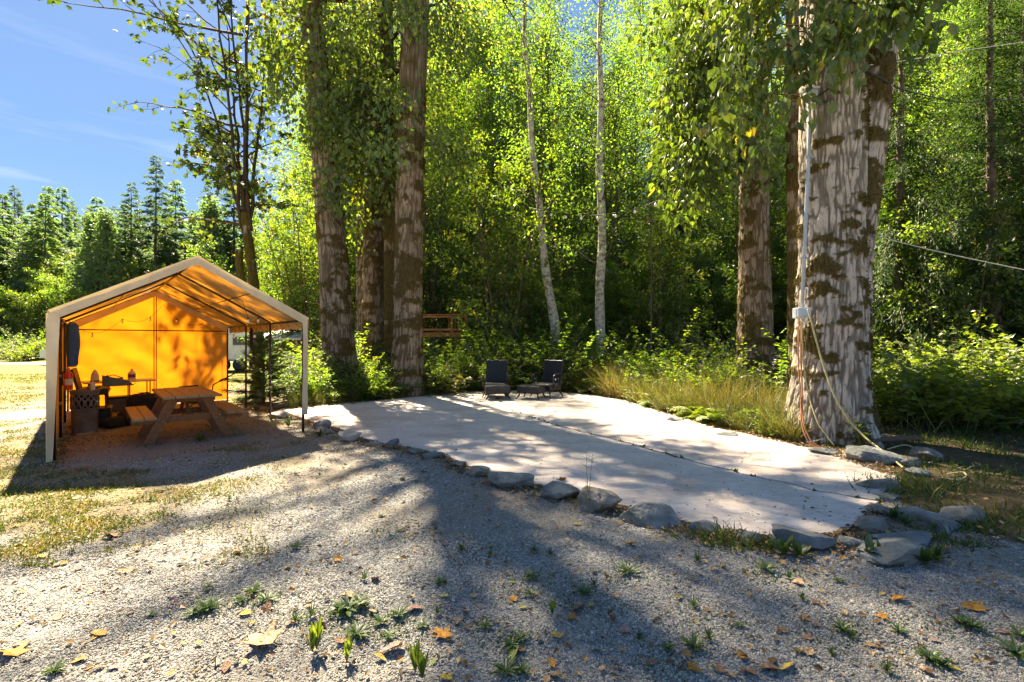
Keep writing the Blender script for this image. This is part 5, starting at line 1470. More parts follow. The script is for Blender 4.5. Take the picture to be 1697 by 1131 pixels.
M['tarp'] = fabric('canopy_fabric', (0.50, 0.40, 0.25), (0.45, 0.17, 0.010), 0.36)
M['tarp_wall'] = fabric('canopy_wall_fabric', (0.50, 0.32, 0.12), (0.50, 0.150, 0.003), 0.52)
M['tarp_trim'] = fabric('canopy_trim_fabric', (0.64, 0.53, 0.36), (0.5, 0.33, 0.08), 0.12)
M['black_steel'] = pmat('black_steel', (0.012, 0.011, 0.010), (0.035, 0.030, 0.026), 12, 0.45, 0.1, 40, spec=.5)
M['galv'] = pmat('bare_steel', (0.28, 0.29, 0.30), (0.42, 0.43, 0.44), 20, 0.45, metal=.8)
M['black_plastic'] = pmat('black_plastic', (0.010, 0.010, 0.011), (0.022, 0.022, 0.024), 9, 0.5, 0.1, 60)
M['black_cloth'] = pmat('black_cloth', (0.010, 0.009, 0.009), (0.03, 0.028, 0.027), 14, 0.95, 0.5, 60)
M['blue_cloth'] = pmat('blue_cloth', (0.03, 0.075, 0.20), (0.05, 0.12, 0.30), 5, 0.8, 0.5, 14, bdist=.02)
M['red_paint'] = pmat('red_paint', (0.48, 0.03, 0.015), (0.55, 0.045, 0.02), 6, 0.3, spec=.5)
M['white_plastic'] = pmat('cream_plastic', (0.50, 0.45, 0.36), (0.60, 0.55, 0.45), 5, 0.5)
M['brass'] = pmat('dull_brass', (0.35, 0.22, 0.06), (0.45, 0.30, 0.1), 8, 0.4, metal=.8)
M['red_wood'] = pmat('stained_wood', (0.16, 0.062, 0.024), (0.29, 0.125, 0.052), 4, 0.65, 0.25, 30, (9, 1.2, 9), bdist=.004)
M['top_wood'] = pmat('worn_table_planks', (0.19, 0.12, 0.055), (0.36, 0.235, 0.11), 4, 0.6, 0.3, 30, (9, 1.2, 9), bdist=.004)
M['bin_metal'] = pmat('old_grey_bin', (0.08, 0.068, 0.055), (0.19, 0.175, 0.155), 6, 0.6, 0.3, 25, spec=.4)
M['grey_green'] = pmat('grey_green_plastic', (0.07, 0.085, 0.075), (0.11, 0.13, 0.115), 6, 0.6)
M['bulb'] = pmat('bulb_glass', (0.75, 0.73, 0.66), (0.85, 0.82, 0.76), 8, 0.15, spec=.6)
M['wire'] = pmat('black_wire', (0.010, 0.010, 0.010), (0.02, 0.02, 0.02), 8, 0.6)

EAVE, PEAK = 1.98, 2.86
tent = thing('canopy_tent', 'beige peaked canopy tent with glowing orange back wall and black steel legs', 'tent', (TENT_O[0], TENT_O[1], 0), TENT_RZ)
rng = np.random.default_rng(88)
def roofz(x): return EAVE + (PEAK - EAVE) * (1 - abs(x - TW / 2) / (TW / 2))
# roof cover: two slopes with sag between the ribs, short drop at each eave
ribs_y = [0.0, 2.03, 4.07, TL]
nx, ny = 41, 61
xs = np.linspace(-.05, TW + .05, nx); ys = np.linspace(-.12, TL + .08, ny)
XX, YY = np.meshgrid(xs, ys, indexing='ij')
ZZ = EAVE + (PEAK - EAVE) * (1 - np.abs(XX - TW / 2) / (TW / 2)) + .03
sag = .05 * np.sin(np.clip(YY / 2.033 % 1.0, 0, 1) * PI) * np.sin(np.clip(np.abs(XX - TW / 2) / (TW / 2), 0, 1) * PI)
ZZ = ZZ - sag + (fbm(np.stack([XX, YY, XX * 0], -1) * 2.5, 91, 3) - .5) * .035
g = Geo(); g.sheet(np.stack([XX, YY, ZZ], -1))
for sx in (-.05, TW + .05):      # eave flaps
    tz = np.linspace(0, 1, 4)
    yy = np.linspace(-.12, TL + .08, 61)
    TZ, YV = np.meshgrid(tz, yy, indexing='ij')
    z0 = EAVE + (PEAK - EAVE) * (1 - abs(sx - TW / 2) / (TW / 2)) + .03
    dz = .15 + .025 * np.abs(np.sin(YV * 7.7))
    g.sheet(np.stack([sx + np.sign(sx - 1) * .012 + .015 * np.sin(YV * 5) * TZ, YV, z0 - TZ * dz], -1))
g.build('roof_cover', M['tarp'], tent, True)
# front trim: a band of cloth over the front arch, running down both front legs
def band(pts, inner, yoff, thick=.015):
    pts = np.array(pts); inner = np.array(inner)
    n = 16
    def rs(p):
        s = np.r_[0, np.cumsum(np.linalg.norm(np.diff(p, axis=0), axis=1))]; t = np.linspace(0, s[-1], n * (len(p) - 1) + 1)
        return np.stack([np.interp(t, s, p[:, i]) for i in range(2)], 1)
    a, b = rs(pts), rs(inner)
    k = np.linspace(0, 1, 5)
    Pp = a[:, None, :] * (1 - k[None, :, None]) + b[:, None, :] * k[None, :, None]
    w = (fbm(np.concatenate([Pp * 4, Pp[..., :1] * 0], -1), 95, 3) - .5) * .05 * np.array([.2, .6, 1, 1, .6])[None, :]
    return np.stack([Pp[..., 0], yoff + w, Pp[..., 1]], -1)
o_ = [(-.06, EAVE + .02), (TW / 2, PEAK + .045), (TW + .06, EAVE + .02)]
i_ = [(.02, EAVE - .09), (TW / 2, PEAK - .095), (TW - .02, EAVE - .09)]
g = Geo(); g.sheet(band(o_, i_, -.13))
g.build('front_trim', M['tarp_trim'], tent, True)
for sx, sgn, w0, w1, zb in ((0, 1, .135, .06, .03), (TW, -1, .095, .075, .32)):
    g = Geo()
    zz = np.linspace(EAVE - .02, zb, 24); k = np.linspace(0, 1, 5)
    wv = np.interp(zz, [zb, EAVE], [w1, w0])
    x_off = .07 if sgn > 0 else .035
    Xg = (sx - sgn * x_off) + sgn * wv[:, None] * k[None, :]
    Yg = -.13 + .04 * np.sin(zz * 3.1)[:, None] * k[None, :] + (fbm(np.stack([Xg * 6, Xg * 0, zz[:, None] * 3 + Xg * 0], -1), 97, 3) - .5) * .06
    g.sheet(np.stack([Xg, Yg, zz[:, None] + Xg * 0], -1))
    # return of the cloth round the leg
    Yr = -.13 + .28 * k[None, :] + 0 * zz[:, None]
    g.sheet(np.stack([(sx - sgn * x_off) - .01 * np.sin(k * 3)[None, :] + 0 * zz[:, None], Yr, zz[:, None] + Yr * 0], -1))
    g.build('leg_sleeve', M['tarp_trim'], tent, True)
# back wall: five sided sheet with wrinkles
xs = np.linspace(0, TW, 50); k = np.linspace(0, 1, 46)
top = np.array([roofz(x) - .02 for x in xs])
XB = xs[:, None] + 0 * k[None, :]; ZB = .03 + (top[:, None] - .03) * k[None, :]
q3 = np.stack([XB, ZB, XB * 0], -1)
YB = TL - .02 + (fbm(q3 * np.array([1.2, 1.2, 1]) + (q3[..., 1:2] * .8), 99, 4) - .5) * .13 * np.sin(np.clip(k, 0, 1) * PI)[None, :] + .02 * np.sin((XB * 1.3 + ZB * 1.6) * 6) * np.sin(k * PI)[None, :] * np.sin(xs / TW * PI)[:, None]
g = Geo(); g.sheet(np.stack([XB, YB, ZB], -1)); g.build('back_wall', M['tarp_wall'], tent, True)
# side wall away from the patio, hung from the eave
ys_ = np.linspace(.06, TL - .05, 60); ks_ = np.linspace(0, 1, 24)
YS = ys_[:, None] + 0 * ks_[None, :]; ZS = .05 + (EAVE - .09) * ks_[None, :] + 0 * YS
XS = -.03 + (fbm(np.stack([YS * 1.3, ZS * .8, YS * 0], -1), 98, 4) - .5) * .09 * np.sin(ks_ * PI)[None, :]
g = Geo(); g.sheet(np.stack([XS, YS, ZS], -1)); g.build('side_wall', M['tarp_wall'], tent, True)
# hem band along the back arch and wall seams
g = Geo(); g.sheet(band([(0, EAVE), (TW / 2, PEAK - .01), (TW, EAVE)], [(.05, EAVE - .14), (TW / 2, PEAK - .16), (TW - .05, EAVE - .14)], TL - .14)); g.build('back_hem', M['tarp_trim'], tent, True)
for x in (TW * .86, TW * .955):
    g = Geo(); g.box((x, TL - .105, roofz(x) / 2), (.012, .006, roofz(x) - .15)); g.build('wall_seam', M['tarp_trim'], tent)
# frame
for y in ribs_y:
    g = Geo()
    g.tube([(0.0, y, EAVE), (TW / 2, y, PEAK)], .021, 8); g.tube([(TW, y, EAVE), (TW / 2, y, PEAK)], .021, 8)
    g.build('rafter', M['black_steel'], tent, True)
    for x in (0.0, TW):
        lg = Geo(); lg.tube([(x, y, -.02), (x, y, EAVE)], .021, 10)
        lo = lg.build('leg', M['black_steel'], tent, True)
        fp_ = Geo(); fp_.box((x, y, .004), (.11, .11, .012)); fp_.build('foot_plate', M['black_steel'], lo)
        if (x == 0 and y == ribs_y[1]) or (x == TW and y == ribs_y[1]):
            for z in ((.55, 1.0) if x == 0 else (.62, .86)):
                rg = Geo(); rg.tube([(x, y, z), (x, y, z + .05)], .0235, 10); rg.build('label_band', M['galv'], lo, True)
for x, z in ((0, EAVE), (TW, EAVE), (TW / 2, PEAK)):
    g = Geo(); g.tube([(x, 0, z - .02), (x, TL, z - .02)], .019, 8); g.build('ridge_pole' if x == TW / 2 else 'eave_pole', M['black_steel'], tent, True)
for x in (TW * .25, TW * .75):
    g = Geo(); g.tube([(x, 0, roofz(x) - .02), (x, TL, roofz(x) - .02)], .008, 6); g.build('purlin', M['black_steel'], tent, True)
g = Geo(); g.tube([(0, TL - .10, 1.86), (TW, TL - .10, 1.86)], .014, 8); g.build('wall_bar', M['black_steel'], tent, True)
for dx in (-.022, .022):
    g = Geo(); g.tube([(TW / 2 + dx, TL - .12, .02), (TW / 2 + dx, TL - .12, PEAK - .05)], .011, 8); g.build('centre_pole', M['black_steel'], tent, True)
for x in (0.0, TW):                # elastic ties along the eave
    for i in range(12):
        y = .3 + i * .48
        g = Geo(); g.tube([(x, y, EAVE + .0), (x * .985 + .02, y + .01, EAVE - .05), (x, y + .02, EAVE - .12)], .004, 4); g.build('elastic_tie', M['black_cloth'], tent)

# string of bulbs under the roof
sl = thing('string_light', 'string of small round bulbs hung under the tent roof', 'string light', tl(0, 0, 0), TENT_RZ)
pts = []
route = [(TW * .72, .3, 2.28), (TW * .88, 1.4, 2.05), (TW - .1, 3.0, 1.90), (TW * .8, TL - .25, 2.05), (TW * .55, TL - .25, 2.5), (TW * .3, TL - .25, 2.12), (.15, TL - .3, 1.9)]
for i in range(len(route) - 1):
    a, b = np.array(route[i]), np.array(route[i + 1])
    for t in np.linspace(0, 1, 7)[:-1]: pts.append(a + (b - a) * t - np.array([0, 0, .22 * math.sin(t * PI)]))
pts.append(np.array(route[-1]))
g = Geo(); g.tube(pts, .004, 4); g.build('wire', M['wire'], sl, True)
for i in range(2, len(pts), 4):
    g = Geo(); g.lathe([(.001, -.10), (.018, -.09), (.024, -.07), (.018, -.045), (.012, -.03)], pts[i], 10); b = g.build('bulb', M['bulb'], sl, True)
    g = Geo(); g.lathe([(.013, -.032), (.013, -.004), (.006, .002)], pts[i], 8); g.build('socket', M['wire'], b, True)

def tthing(name, label, cat, x, y, z=0.0, rz=0.0, group=None):
    return thing(name, label, cat, tl(x, y, z), TENT_RZ + rz, group)

# picnic table
pt = tthing('picnic_table', 'stained wooden picnic table with attached benches under the tent', 'picnic table', 1.57, .08)
L_ = 1.80
pw = .136
for i in range(5):
    g = Geo(); g.box((-.31 + i * .155 * 1.0, L_ / 2 + rng.normal(0, .004), .735 + rng.normal(0, .0015)), (.146, L_, .038), ch=.005); g.build('tabletop_plank', M['top_wood'], pt)
for sx in (-1, 1):
    for i in range(2):
        g = Geo(); g.box((sx * (.605 + .0) + (i - .5) * .148, L_ / 2 + rng.normal(0, .004), .44), (.140, L_, .038), ch=.005); g.build('seat_plank', M['top_wood'], pt)
for y in (.42, L_ - .42):
    g = Geo(); g.beam((-.36, y, .668), (.36, y, .668), .038, .09, ch=.004); g.build('top_crossbeam', M['red_wood'], pt)
    g = Geo(); g.beam((-.75, y - .041, .37), (.75, y - .041, .37), .038, .10, ch=.004); g.build('seat_beam', M['red_wood'], pt)
    for sx in (-1, 1):
        g = Geo(); g.beam((sx * .215, y - .0815, .70), (sx * .55, y - .0815, .0), .135, .04, up=(0, 1, 0), ch=.004)
        lo = g.build('leg', M['red_wood'], pt)
        for (bx, bz) in ((.385 + .02, .385), (.385 - .02, .35)):
            b = Geo(); b.lathe([(.013, 0), (.013, .008), (.006, .012)], (sx * bx, y - .1035, bz), 8, rot=Matrix.Rotation(R(90), 3, 'X')); b.build('bolt', M['galv'], lo, True)
g = Geo(); g.beam((0, .46, .37), (0, .80, .70), .038, .085, ch=.004); g.build('brace', M['red_wood'], pt)
g = Geo(); g.beam((0, L_ - .46, .37), (0, L_ - .80, .70), .038, .085, ch=.004); g.build('brace', M['red_wood'], pt)

# pierced bin
bn = tthing('pierced_bin', 'tall weathered grey bin with a pierced leaf pattern band', 'bin', .30, 2.25)
g = Geo(); g.lathe([(.165, .0), (.172, .02), (.180, .43), (.186, .44), (.186, .46), (.174, .46), (.170, .44), (.158, .03), (.02, .03)], n=28); g.build('body', M['bin_metal'], bn, True)
g = Geo(); g.lathe([(.186, .68), (.192, .70), (.198, .745), (.202, .75), (.202, .765), (.188, .765), (.176, .69)], n=28); g.build('rim', M['bin_metal'], bn, True)
for i in range(14):                     # open scroll work between body and rim
    a = i / 14 * 6.28
    g = Geo()
    for s in (-1, 1):
        pts = [(.182 * math.cos(a + s * u), .182 * math.sin(a + s * u), z) for u, z in ((.0, .455), (.13, .50), (.20, .56), (.10, .60), (.02, .62), (.16, .66), (.2, .69))]
        g.tube(pts, [.012, .014, .013, .016, .014, .012, .010], 5)
    g.build('scroll', M['bin_metal'], bn, True)
g = Geo(); g.lathe([(.150, .44), (.152, .69)], n=20); g.build('liner', M['black_plastic'], bn, True)
sp = tthing('soap_bottle', 'small cream pump bottle standing on the bin rim', 'bottle', .40, 2.10, .765)
g = Geo(); g.lathe([(.0, 0), (.032, .0), (.034, .01), (.034, .10), (.024, .125), (.012, .13), (.012, .145)], n=14); g.build('body', M['white_plastic'], sp, True)
g = Geo(); g.lathe([(.014, .145), (.014, .16), (.004, .162), (.004, .185), (.0, .185)], n=10); g.tube([(0, 0, .183), (.035, 0, .180)], .005, 6); g.build('pump', M['white_plastic'], sp, True)
g = Geo(); g.lathe([(.175, 0), (.176, .010), (.17, .012), (.165, .004), (.0, .004)], (0, 0, 0), 24)
cap_ = g.build('bin_lid', M['galv'], None, True); cap_.location = tl(.33, 1.93, .02); tag(cap_, 'shiny round lid lying on the ground before the grey bin', 'lid'); cap_.rotation_euler = (.12, .1, 0)

# fire extinguisher strapped to the second leg
fe = tthing('fire_extinguisher', 'red fire extinguisher with white label hung on a tent leg', 'fire extinguisher', .10, 1.93, .80)
g = Geo(); g.lathe([(.0, 0), (.05, 0), (.055, .012), (.055, .25), (.045, .285), (.022, .305), (.018, .32)], n=20); g.build('cylinder', M['red_paint'], fe, True)
g = Geo(); g.lathe([(.0558, .08), (.0562, .081), (.0562, .18), (.0558, .181)], n=20); g.build('label', M['white_plastic'], fe, True)
g = Geo(); g.lathe([(.02, .318), (.02, .345), (.008, .35)], n=10); g.box((.03, 0, .355), (.09, .018, .012)); g.box((.035, 0, .38), (.10, .016, .01), rot=Matrix.Rotation(-.2, 3, 'Y')); g.build('valve', M['brass'], fe)
g = Geo(); g.tube([(-.02, 0, .335), (-.07, -.01, .30), (-.075, -.01, .2), (-.072, 0, .08)], .009, 7); g.build('hose', M['black_plastic'], fe, True)

# rolled blue cloth hanging from the eave pole
bl = tthing('hanging_blue_cloth', 'folded blue camping cloth hanging from the tent eave', 'cloth', .13, 2.75)
g = Geo(); ths = np.linspace(0, 2 * PI, 19)[:-1]
zz = np.linspace(1.93, 1.14, 16)
rr_ = (.10 + .012 * np.sin(zz * 9))[:, None] * (1 + .16 * np.sin(3 * ths + 1)[None, :] + .08 * np.sin(7 * ths + zz[:, None] * 3))
rr_[0] *= .5; rr_[-1] *= .6
V = np.stack([rr_ * np.cos(ths) * .85, rr_ * np.sin(ths) * 1.7, zz[:, None] + 0 * rr_], -1).reshape(-1, 3); n = 18
i, j = np.meshgrid(np.arange(15), np.arange(n), indexing='ij'); j2 = (j + 1) % n
g.add(V, None, np.stack([i * n + j2, i * n + j, (i + 1) * n + j, (i + 1) * n + j2], -1).reshape(-1, 4)); g.build('cloth', M['blue_cloth'], bl, True)
for y in (-.1, .1):
    g = Geo(); g.tube([(0, y, 1.92), (-.1, y, 1.97), (-.13, y, 1.985), (-.15, y, 1.94)], .006, 5); g.build('tie', M['black_cloth'], bl)

# camp stove on its stand
sv = tthing('camp_stove', 'black camp stove with its lid raised on a folding stand', 'stove', .42, 3.15, 0, 1.5)
for x in (-.30, .30):
    for y in (-.2, .2):
        g = Geo(); g.tube([(x, y, .0), (x * .96, y * .9, .62)], .013, 7); g.build('leg', M['black_steel'], sv, True)
g = Geo(); g.tube([(-.30, -.2, .2), (.30, -.2, .2)], .009, 6); g.tube([(-.30, .2, .2), (.30, .2, .2)], .009, 6); g.build('stretcher', M['black_steel'], sv, True)
g = Geo(); g.box((0, 0, .67), (.70, .44, .12), ch=.015); g.build('body', M['black_plastic'], sv)
g = Geo(); g.box((0, .24, .91), (.68, .04, .38), rot=Matrix.Rotation(-.22, 3, 'X'), ch=.015); g.build('lid', M['black_plastic'], sv)
g = Geo(); g.box((.44, 0, .71), (.20, .34, .022), ch=.004); g.build('side_shelf', M['black_steel'], sv)
for x in (-.17, .17):
    g = Geo(); g.lathe([(.10, .735), (.105, .745), (.10, .752), (.03, .745)], (x, 0, 0), 16); g.build('burner', M['black_steel'], sv, True)
    g = Geo(); g.lathe([(.018, 0), (.018, .02), (.0, .022)], (x, -.222, .68), 10, rot=Matrix.Rotation(R(90), 3, 'X')); g.build('knob', M['galv'], sv, True)
# things on and by the stove
tb = tthing('tool_box', 'grey green wedge shaped case beside the camp stove lid', 'case', .80, 3.75, .0, .1)
g = Geo(); bm_ = [(-.24, -.13, .70), (.24, -.13, .70), (.24, .13, .70), (-.24, .13, .70), (-.24, -.10, .92), (.15, -.10, .80), (.15, .10, .80), (-.24, .10, .92)]
g.add(bm_, None, [(3, 2, 1, 0), (4, 5, 6, 7), (0, 1, 5, 4), (1, 2, 6, 5), (2, 3, 7, 6), (3, 0, 4, 7)]); g.build('shell', M['grey_green'], tb)
g = Geo(); g.tube([(-.2, -.12, .90), (-.1, -.16, .93), (.06, -.15, .86)], .01, 6); g.build('handle', M['black_plastic'], tb, True)
for x in (-.17, .17):
    for y in (-.09, .09):
        g = Geo(); g.tube([(x, y, 0), (x, y, .70)], .012, 6); g.build('support_leg', M['black_steel'], tb, True)

# folding table at the back
ft = tthing('folding_table', 'folding table with a thin pale top in front of the back wall', 'table', .86, 4.65, 0, .05)
g = Geo(); g.box((0, 0, .735), (1.22, .58, .035), ch=.008); g.build('top', M['white_plastic'], ft)
for x in (-.50, .50):
    for y in (-.22, .22):
        g = Geo(); g.tube([(x, y, 0), (x, y, .72)], .013, 7); g.build('leg', M['black_steel'], ft, True)
    g = Geo(); g.tube([(x, -.22, .12), (x, .22, .12)], .010, 6); g.build('spreader', M['black_steel'], ft, True)
g = Geo(); g.tube([(.05, -.295, .715), (.05, -.31, .68), (.09, -.315, .665), (.19, -.315, .665), (.23, -.31, .68), (.23, -.295, .715)], .006, 6); g.build('carry_handle', M['black_plastic'], ft, True)
jg = tthing('juice_jug', 'clear pale jug with a dark red label on the folding table', 'jug', 1.06, 4.60, .7525)
g = Geo(); g.lathe([(.0, 0), (.066, 0), (.07, .012), (.07, .14), (.055, .175), (.024, .195), (.022, .215)], n=18); g.build('body', M['white_plastic'], jg, True)
g = Geo(); g.lathe([(.0706, .05), (.0712, .052), (.0712, .125), (.0706, .127)], n=18); g.build('label', pmat('jug_label', (0.16, 0.02, 0.012), (0.22, 0.035, 0.02), 8, .6), jg, True)
g = Geo(); g.lathe([(.024, .213), (.024, .235), (.0, .237)], n=12); g.build('cap', M['red_paint'], jg, True)
cn = tthing('lantern', 'pointed grey camp lantern standing at the end of the folding table', 'lantern', .45, 4.50, .7525)
g = Geo(); g.lathe([(.0, 0), (.068, 0), (.072, .03), (.070, .10), (.055, .17), (.025, .235), (.006, .255), (.0, .256)], n=16); g.build('body', M['white_plastic'], cn, True)
g = Geo(); g.lathe([(.074, .0), (.076, .012), (.074, .03)], n=16); g.build('base', M['grey_green'], cn, True)
tr_ = tthing('hand_drill', 'dark red hand drill lying on the folding table', 'drill', .66, 4.50, .7525, .3)
g = Geo(); g.tube([(-.09, 0, .035), (.0, 0, .036), (.08, 0, .034)], [.030, .034, .022], 10); g.build('body', pmat('drill_red', (0.20, 0.02, 0.015), (0.26, 0.03, 0.02), 8, .5), tr_, True)
g = Geo(); g.tube([(.08, 0, .034), (.14, 0, .034)], [.012, .008], 8); g.build('chuck', M['black_steel'], tr_, True)
g = Geo(); g.tube([(-.05, 0, .05), (-.03, .02, .10), (.01, .02, .12)], .014, 8); g.build('grip', M['black_plastic'], tr_, True)
g = Geo(); g.box((.20, .02, .03), (.12, .08, .055), ch=.01); cc = g.build('battery_case', M['black_plastic'], tr_)

# black duffel bag, box and clutter on the ground
def lump(name, label, cat, x, y, size, mat, seed, rz=0.0, handle=True):
    t = tthing(name, label, cat, x, y, 0, rz)
    bm = bmesh.new(); bmesh.ops.create_icosphere(bm, subdivisions=4, radius=1)
    V = np.array([v.co for v in bm.verts])
    V = np.sign(V) * np.abs(V) ** .62
    V = V * (1 + .28 * (fbm(V * 1.8 + seed, seed, 4) - .5)[:, None])
    V = V * np.array(size) / 2; V[:, 2] -= V[:, 2].min()
    for v, c in zip(bm.verts, V): v.co = c
    me = bpy.data.meshes.new('body'); bm.to_mesh(me); bm.free(); me.materials.append(M[mat]); me.polygons.foreach_set('use_smooth', np.ones(len(me.polygons), bool))
    o = bpy.data.objects.new('body', me); COL.objects.link(o); o.parent = t
    if handle:
        h = size[2]
        for y in (-.08, .08):
            g = Geo(); g.tube([(-.14, y, h * .9), (-.08, y, h * 1.05), (.08, y, h * 1.05), (.14, y, h * .9)], .010, 6); g.build('strap', M['black_cloth'], t, True)
    return t
lump('duffel_bag', 'big black duffel bag slumped in front of the folding table', 'bag', 1.22, 3.75, (.60, .42, .50), 'black_cloth', 3, .1)
lump('backpack', 'small dark pack on the ground left of the duffel bag'.replace('left of', 'beside'), 'bag', .98, 2.95, (.42, .34, .28), 'black_cloth', 5, .5)
lump('rolled_tarp', 'dark rolled tarp lying under the camp stove', 'tarp', .72, 2.75, (.5, .24, .20), 'black_cloth', 8, .9, False)
t = tthing('storage_crate', 'black plastic storage crate under the camp stove', 'crate', .50, 3.1, 0, 1.5)
g = Geo(); g.box((0, 0, .165), (.50, .34, .33), ch=.02); g.build('body', M['black_plastic'], t)
g = Geo(); g.box((0, 0, .345), (.53, .37, .035), ch=.012); g.build('lid', M['black_plastic'], t)
t = tthing('cool_box', 'dark low cool box against the back wall behind the duffel bag', 'cool box', .95, 5.45, 0, .02)
g = Geo(); g.box((0, 0, .15), (.55, .34, .30), ch=.02); g.build('body', M['grey_green'], t)
g = Geo(); g.box((0, 0, .32), (.57, .36, .04), ch=.014); g.build('lid', M['black_plastic'], t)
# camp chair, low, behind the table and a thin rod
cch = tthing('camp_chair', 'low black fabric camp chair behind the picnic table', 'chair', 2.1, 3.4, 0, .5)
g = Geo(); g.box((0, 0, .40), (.52, .48, .022), ch=.008); g.build('seat', M['black_cloth'], cch)
g = Geo(); g.box((0, .27, .64), (.52, .022, .46), rot=Matrix.Rotation(-.25, 3, 'X'), ch=.008); g.build('backrest', M['black_cloth'], cch)
for x in (-.26, .26):
    g = Geo(); g.tube([(x, -.24, 0), (x, .34, .86)], .011, 7); g.build('leg', M['black_steel'], cch, True)
    g = Geo(); g.tube([(x, .28, 0), (x, -.24, .42), (x, -.2, .60)], .011, 7); g.build('leg', M['black_steel'], cch, True)
    g = Geo(); g.box((x, -.02, .61), (.06, .44, .02), ch=.006); g.build('armrest', M['black_cloth'], cch)
cch.scale = (.8, .8, .74)
rd = thing('hammock_strap', 'thin black strap pulled tight from behind the picnic table to a tent leg', 'strap', (0, 0, 0))
a_, b_ = tl(2.45, 3.75, .62), tl(TW + .02, 4.05, .98)
g.beam(a_, b_, .035, .02, ch=.003); g.build('webbing', M['black_cloth'], rd)
g = Geo(); c_ = a_ + (b_ - a_) * .18; g.beam(c_, c_ + unit(b_ - a_) * .10, .06, .035, ch=.006); g.build('buckle', M['black_plastic'], rd)
g = Geo(); g.tube([a_, tl(2.40, 3.70, .35), tl(2.38, 3.66, .0)], .012, 6); g.build('tail', M['black_cloth'], rd)
# dark cloth tip hanging at the third leg
g = Geo(); g.lathe([(.004, 1.92), (.035, 1.85), (.045, 1.68), (.035, 1.52), (.006, 1.44)], (0, 0, 0), 12, sy=.5)
o = g.build('hanging_sock', M['black_cloth'], None, True); o.location = tl(TW - .06, 3.3, 0); tag(o, 'narrow dark cloth pouch hanging from the tent eave pole', 'pouch')
# ------------------------------------------------------------------ loungers, wiring, far buildings
M['wicker'] = pmat('black_wicker', (0.006, 0.007, 0.009), (0.020, 0.022, 0.026), 30, 0.5, 0.5, 90, spec=.4)
M['tube_black'] = pmat('black_tube', (0.010, 0.011, 0.013), (0.022, 0.024, 0.028), 9, 0.3, spec=.5)
def splay_legs(root, w, d, h, z0):
    for sx in (-1, 1):
        for sy in (-1, 1):
            g = Geo(); g.tube([(sx * (w / 2 - .05), sy * (d / 2 - .05), z0 + .02), (sx * (w / 2 - .03), sy * (d / 2 - .03), z0 - h * .4), (sx * (w / 2 + .03), sy * (d / 2 + .03), 0)], [.024, .020, .013], 8)
            lo = g.build('leg', M['tube_black'], root, True)
            f = Geo(); f.lathe([(.016, 0), (.018, .012), (.013, .02)], (sx * (w / 2 + .03), sy * (d / 2 + .03), 0), 8); f.build('foot_cap', M['galv'], lo, True)
def strips(g, w, h, n, org, ux, uz, depth=.006):
    """woven look: proud strips across a panel"""
    org, ux, uz = np.array(org, float), unit(ux), unit(uz); nrm_ = np.cross(ux, uz)
    for i in range(n):
        c = org + ux * ((i + .5) / n - .5) * w
        g.box(c + nrm_ * depth * .5, (w / n * .72, depth, h), rot=np.stack([ux, nrm_, uz], 1))
def lounger(label):
    t = thing('wicker_armchair', label, 'chair', (0, 0, 0), 0, 'black wicker chairs on the patio')
    W, D = .62, .62
    g = Geo(); g.box((0, 0, .29), (W, D, .18), ch=.02); g.build('seat', M['wicker'], t)
    g = Geo(); strips(g, W - .06, D - .06, 22, (0, 0, .375), (1, 0, 0), (0, 1, 0), -.008); sw = g.build('seat_weave', M['wicker'], t)
    Rm = Matrix.Rotation(-.20, 3, 'X')
    g = Geo(); g.box((0, D / 2 + .05, .70), (W, .06, .66), rot=Rm, ch=.015); bk = g.build('backrest', M['wicker'], t)
    g = Geo(); u = np.array(Rm) @ np.array([0, 0, 1.0]); c = np.array([0, D / 2 + .05, .70]) + np.array(Rm) @ np.array([0, -.033, 0])
    strips(g, W - .06, .60, 22, c, (1, 0, 0), u, .007); g.build('back_weave', M['wicker'], bk)
    for sx in (-1, 1):
        x = sx * (W / 2 + .035)
        a = np.linspace(0, 1, 26)
        pts = [(x, D / 2 + .06, .66), (x, .20, .66), (x, -.02, .645)]
        for k in range(1, 22):                  # scroll: curls forward, down and back in
            th = PI / 2 + k / 21 * PI * 1.62; r_ = .165 * (1 - .28 * k / 21)
            pts.append((x, -.06 + r_ * math.cos(th), .48 + r_ * math.sin(th)))
        g = Geo(); g.tube(pts, .020, 8); am = g.build('armrest', M['tube_black'], t, True)
        g = Geo(); g.lathe([(.0, -.012), (.022, -.01), (.026, 0), (.022, .01), (.0, .012)], (x, -.08, .50), 10, rot=Matrix.Rotation(R(90), 3, 'Y')); g.build('boss', M['galv'], am, True)
        g = Geo(); g.tube([(x, -.12, .33), (x, -.16, .25)], .016, 7); g.build('arm_post', M['tube_black'], t, True)
    splay_legs(t, W, D, .2, .2)
    return t
def ottoman(label):
    t = thing('wicker_footstool', label, 'footstool', (0, 0, 0), 0, 'black wicker footstools on the patio')
    g = Geo(); g.box((0, 0, .265), (.66, .50, .21), ch=.02); g.build('seat', M['wicker'], t)
    g = Geo(); strips(g, .60, .44, 22, (0, 0, .37), (1, 0, 0), (0, 1, 0), -.008); g.build('seat_weave', M['wicker'], t)
    splay_legs(t, .62, .46, .16, .16)
    return t
z = PATIO_Z
c1 = lounger('black wicker armchair facing the camera with its footstool straight in front'); c1.location = (-.47, 13.85, z); c1.rotation_euler = (0, 0, -.06)
o1 = ottoman('black wicker footstool before the armchair that faces the camera'); o1.location = (-.40, 13.18, z); o1.rotation_euler = (0, 0, .14)
c2 = copy_tree(c1); place(c2, (.98, 13.75, z), -.62, label='black wicker armchair turned sideways with its coil arms showing')
o2 = copy_tree(o1); place(o2, (.53, 13.25, z), -.45, label='black wicker footstool before the sideways turned armchair')

